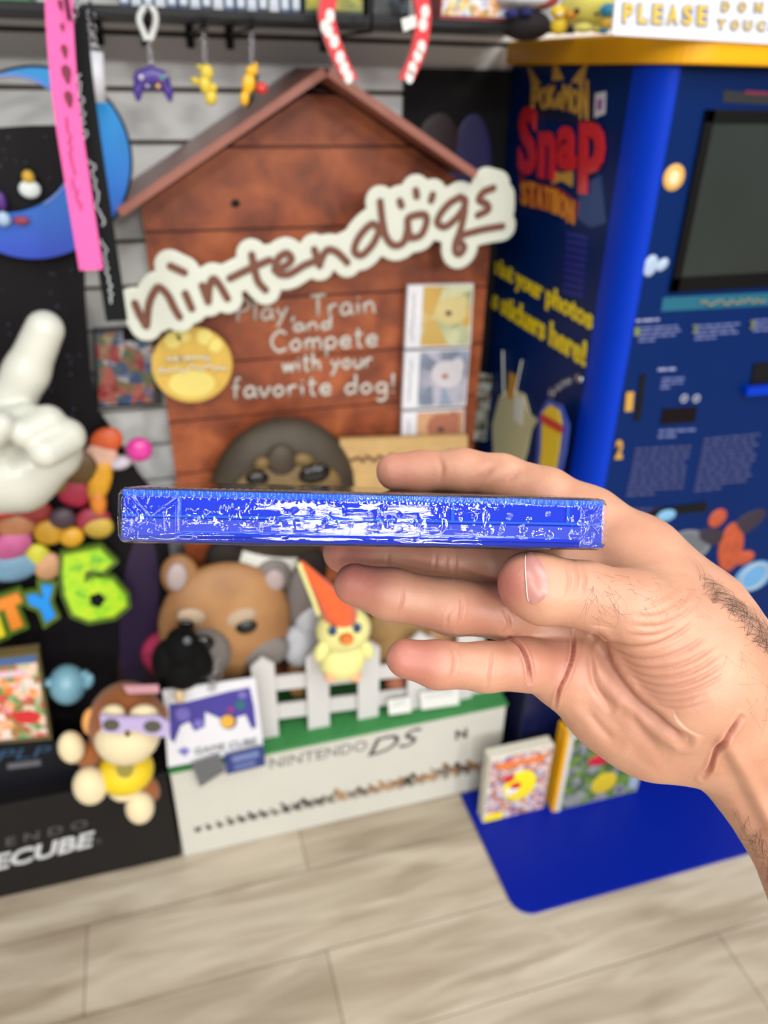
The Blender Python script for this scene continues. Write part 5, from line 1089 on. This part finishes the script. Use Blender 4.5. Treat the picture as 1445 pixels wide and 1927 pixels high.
me = bpy.data.meshes.new('person'); me.from_pydata([tuple(p) for p in Vh], [], [tuple(int(i) for i in q) for q in Qh]); me.update()
PER = bpy.data.objects.new('person', me); COL.objects.link(PER)
md = PER.modifiers.new('s', 'SMOOTH'); md.factor = .5; md.iterations = 4
md = PER.modifiers.new('u', 'SUBSURF'); md.levels = 1; md.render_levels = 1
me2 = bpy.data.meshes.new_from_object(PER.evaluated_get(bpy.context.evaluated_depsgraph_get())); PER.modifiers.clear(); PER.data = me2; bpy.data.meshes.remove(me); me = me2; me.name = 'person'
nv = len(me.vertices); co = np.zeros(nv*3); me.vertices.foreach_get('co', co); co = co.reshape(-1, 3); no = np.zeros(nv*3); me.vertices.foreach_get('normal', no); no = no.reshape(-1, 3)
pxv = CX+F_PX*co[:, 0]/co[:, 2]; pyv = CY-F_PX*co[:, 1]/co[:, 2]
face = -(no*co).sum(1)/np.linalg.norm(co, axis=1)       # facing the eye
if np.median(face[(co[:, 2] < .235)]) < 0: face = -face; no = -no
def pl_dist(pts):
    d = np.full(nv, 1e9); tpar = np.zeros(nv)
    for a, b in zip(pts, pts[1:]):
        dx, dy = b[0]-a[0], b[1]-a[1]; L2 = dx*dx+dy*dy; t_ = np.clip(((pxv-a[0])*dx+(pyv-a[1])*dy)/L2, 0, 1); d = np.minimum(d, np.hypot(pxv-a[0]-t_*dx, pyv-a[1]-t_*dy))
    return d
disp = np.zeros(nv); fl = np.zeros(nv); sel = face > .12
def crease(pts, depth, w, flush_shade=.35, zr=None, ridge=.35):
    """a skin fold: groove depth in mm, half width in pixels, soft lip on both sides"""
    P = sm2(pts, 5) if len(pts) > 2 else pts; d = pl_dist(P); m = sel.copy()
    if zr: m &= (co[:, 2] > zr[0]) & (co[:, 2] < zr[1])
    ends = np.minimum(np.hypot(pxv-P[0][0], pyv-P[0][1]), np.hypot(pxv-P[-1][0], pyv-P[-1][1])); tp = np.clip(ends/28+.15, 0, 1)
    g = np.exp(-(d/w)**2)*tp*m; disp[:] += -depth*1e-3*g+ridge*depth*1e-3*np.exp(-((d-2.2*w)/(1.3*w))**2)*tp*m
    fl[:] = np.maximum(fl, flush_shade*np.exp(-(d/(w*1.2))**2)*tp*m)  # folds tinted darker red: skin-line colour plus painted-in fold shade
THZ = (.19, .262)
# folds over the ball of the thumb
for pts, dp in [([(1133, 1205), (1170, 1217), (1225, 1215), (1272, 1195), (1305, 1172)], .9), ([(1140, 1215), (1180, 1238), (1235, 1240), (1290, 1222), (1330, 1196)], .7), ([(1150, 1232), (1195, 1256), (1250, 1258), (1300, 1243), (1345, 1215)], .75),
                ([(1160, 1248), (1205, 1272), (1258, 1275), (1310, 1260), (1352, 1232)], .7), ([(1172, 1266), (1215, 1288), (1262, 1292), (1315, 1277), (1362, 1248)], .7), ([(1186, 1284), (1228, 1304), (1270, 1307), (1320, 1293), (1366, 1268)], .6),
                ([(1200, 1300), (1238, 1318), (1280, 1320), (1325, 1308)], .5), ([(1215, 1318), (1250, 1331), (1290, 1332), (1330, 1320)], .4)]:
    crease(pts, dp*.6, 4.0, .22, THZ)
for pts in ([(1200, 1160), (1240, 1158), (1280, 1135), (1300, 1110)], [(1190, 1178), (1240, 1178), (1285, 1158), (1312, 1132)], [(1215, 1140), (1250, 1128), (1275, 1105)], [(1180, 1195), (1235, 1195), (1282, 1175)]): crease(pts, .3, 4, .15, THZ)
# palm lines
crease([(1078, 1188), (1078, 1230), (1068, 1265), (1052, 1300), (1045, 1328)], 1.4, 2.8, 1, (.235, .3))
crease([(1108, 1192), (1112, 1240), (1120, 1290), (1150, 1330)], .7, 6, .3, (.232, .3)); crease([(1125, 1205), (1145, 1260), (1190, 1318), (1240, 1360), (1290, 1392)], 1.3, 8, .35, (.225, .3), .5)
crease([(1100, 1330), (1130, 1370), (1160, 1400)], .5, 8, .1); crease([(1180, 1330), (1210, 1380), (1250, 1420)], .5, 9, .1)
# finger creases
crease([(958, 1200), (978, 1215), (992, 1245), (998, 1285)], 1.4, 2.8, 1); crease([(950, 1150), (958, 1175), (948, 1192)], .8, 3.4, .5, (.2, .262))
for pts in ([(852, 1218), (855, 1250), (846, 1290)], [(926, 1222), (922, 1260), (916, 1295)]): crease(pts, .35, 3.2, .5, (.2, .25))
for pts in ([(757, 1100), (757, 1130), (746, 1160)], [(868, 1120), (868, 1150), (860, 1185)], [(850, 1145), (842, 1165), (840, 1182)]): crease(pts, .35, 3.2, .5, (.2, .262))
for pts in ([(730, 1035), (730, 1080)], [(820, 1035), (818, 1090)], [(857, 1035), (856, 1095)], [(840, 1035), (838, 1090)]): crease(pts, .35, 3.2, .5, (.255, .3))
crease([(820, 850), (832, 880), (828, 915)], .3, 5, .4); crease([(935, 870), (905, 900), (895, 920)], .5, 7, .3); crease([(985, 880), (950, 905), (930, 925)], .45, 8, .2)
# thumb joint wrinkles
for pts in ([(1078, 1055), (1086, 1085), (1080, 1120)], [(1064, 1060), (1072, 1090), (1066, 1125)], [(1092, 1062), (1100, 1090), (1094, 1120)]): crease(pts, .3, 3.5, .3, (.19, .25))
# wrist fold and tendon
crease([(1322, 1462), (1336, 1445), (1348, 1415), (1362, 1392), (1395, 1350)], 1.6, 3.8, .8)
d = pl_dist(sm2([(1365, 1395), (1400, 1450), (1450, 1545), (1480, 1610)])); disp += 1.1e-3*np.exp(-(d/14)**2)*sel
d = pl_dist(sm2([(1350, 1410), (1385, 1480), (1425, 1560)])); disp -= .7e-3*np.exp(-(d/14)**2)*sel
d = pl_dist([(1140, 1230), (1230, 1350)]); disp -= 1.2e-3*np.exp(-(d/30)**2)*sel
disp += .00025*vnoise(co[:, 0]+.1, co[:, 1]+.5, 160, 160, 21)
co2 = co+no*disp[:, None]
def blotch(px, py, r, a, zr):
    fl[:] = np.maximum(fl, a*np.exp(-((pxv-px)**2+(pyv-py)**2)/r**2)*((co[:, 2] > zr[0]) & (co[:, 2] < zr[1])))
blotch(665, 1095, 70, .75, (.2, .262)); blotch(780, 1240, 70, .75, (.2, .26)); blotch(655, 1045, 60, .7, (.25, .3)); blotch(740, 885, 75, .42, (.26, .31)); blotch(960, 1100, 50, .8, (.19, .26)); blotch(1000, 1250, 60, .35, (.19, .3)); blotch(900, 1150, 60, .35, (.2, .27)); blotch(1060, 1240, 60, .4, (.2, .3)); blotch(820, 1050, 120, .3, (.25, .3)); blotch(1200, 1290, 70, .25, (.2, .27))
# to world
Rm = np.array([list(RT), list(UP), list(FW)]); org = np.array(CW(.10, -.06, .25))
wc = co2 @ Rm + np.array(EYE) - org
me.vertices.foreach_set('co', wc.reshape(-1)); me.polygons.foreach_set('use_smooth', [True]*len(me.polygons))
at = me.attributes.new('flush_shade', 'FLOAT', 'POINT'); at.data.foreach_set('value', np.clip(fl, 0, 1).astype(np.float32)); me.materials.append(SK); me.update()
PER.location = Vector(org); ORG['person'] = Vector(org); fix_normals(PER)
setp(PER, 'bare right hand and forearm of a person holding up the blue case', 'person')
# nail and hairs are set on the skin
bvh = BVHTree.FromPolygons([tuple(p) for p in (wc+org)], [tuple(p.vertices) for p in me.polygons])
def on_skin(px, py):
    d = ray(px, py).normalized(); h = bvh.ray_cast(EYE, d); return h[0], h[1]
NO = sm2([(989, 1042), (1000, 1039), (1014, 1052), (1028, 1078), (1033, 1104), (1024, 1126), (1006, 1136), (994, 1129), (990, 1095), (988, 1060), (989, 1042)], 4)
ys_ = np.linspace(1040, 1135, 26); V_ = []; Fc = []; NXn = 12
for y in ys_:
    xsn = []
    for (a, b) in zip(NO, NO[1:]):
        if (a[1]-y)*(b[1]-y) <= 0 and a[1] != b[1]: xsn.append(a[0]+(b[0]-a[0])*(y-a[1])/(b[1]-a[1]))
    xa, xb = (min(xsn), max(xsn)) if len(xsn) > 1 else (1000, 1002)
    for k in range(NXn+1):
        f_ = k/NXn; p, n_ = on_skin(xa+(xb-xa)*f_, y); n_ = n_ if n_.dot(ray(1000, 1090)) < 0 else -n_
        V_.append(p+n_*(.00010+.00032*math.sin(math.pi*min(1, max(0, .12+f_*.85)))))
for i in range(len(ys_)-1):
    for k in range(NXn): q = i*(NXn+1)+k; Fc.append((q, q+1, q+NXn+2, q+NXn+1))
NM = mat('nail', (178, 124, 114),   .3, var=.06, vscale=300)
nl = obj('thumbnail', one((V_, Fc), NM, True), PER, label='glossy pink thumbnail')
obj('nail_edge', one(g_tube([V_[i*(NXn+1)] for i in range(1, len(ys_)-1)], .00018, 6), mat('nail_white', (224, 190, 176), .3), True), nl, label='pale free edge of the nail')
random.seed(12); mb = MB(); HAIR = mat('hair_dark', (60, 44, 36), .5)
def hairs(poly, n, L0, L1, dirv, spread, r=3.2e-5, curl=.5, edge=False):
    x0 = min(p[0] for p in poly); x1 = max(p[0] for p in poly); y0 = min(p[1] for p in poly); y1 = max(p[1] for p in poly); c = 0; tries = 0
    while c < n and tries < n*12:
        tries += 1; x, y = random.uniform(x0, x1), random.uniform(y0, y1); ins = False
        for (a, b) in zip(poly, poly[1:]+poly[:1]):
            if (a[1] > y) != (b[1] > y) and x < (b[0]-a[0])*(y-a[1])/(b[1]-a[1])+a[0]: ins = not ins
        if not ins: continue
        p, n_ = on_skin(x, y)
        if p is None or (p-EYE).length > .33: continue
        if n_.dot(p-EYE) > 0: n_ = -n_
        an = math.atan2(dirv[1], dirv[0])+random.gauss(0, spread); t_ = RT*math.cos(an)-UP*math.sin(an); t_ = (t_-n_*t_.dot(n_)).normalized()
        side = n_.cross(t_)*random.uniform(-curl, curl); L = random.uniform(L0, L1); pts = []
        for k in range(7):
            s_ = k/6*L; pts.append(p+t_*s_+side*(s_*s_/L)+n_*(.35*s_-.32*s_*s_/L-.0001*(k == 0)))
        mb.add(*g_tube(pts, [r*(1-.12*k) for k in range(7)], 4), HAIR, True); c += 1
hairs([(1090, 1085), (1200, 1080), (1220, 1150), (1110, 1165)], 46, .004, .009, (.6, .8), .8)
hairs([(1190, 1080), (1320, 1110), (1330, 1180), (1200, 1140)], 30, .003, .007, (.7, .7), .7, 2.4e-5)
hairs([(1310, 1075), (1370, 1125), (1470, 1205), (1470, 1260), (1330, 1130)], 260, .006, .013, (.95, -.35), .4, 4.5e-5)
hairs([(1340, 1150), (1500, 1260), (1500, 1500), (1400, 1350)], 40, .006, .012, (.4, .9), .9, 2.8e-5)
hairs([(1370, 1510), (1420, 1600), (1480, 1720), (1520, 1700), (1420, 1540)], 110, .005, .010, (-.3, .9), .6, 4e-5)
obj('arm_hair', mb, PER, kind='stuff', label='short dark hairs on thumb and forearm')
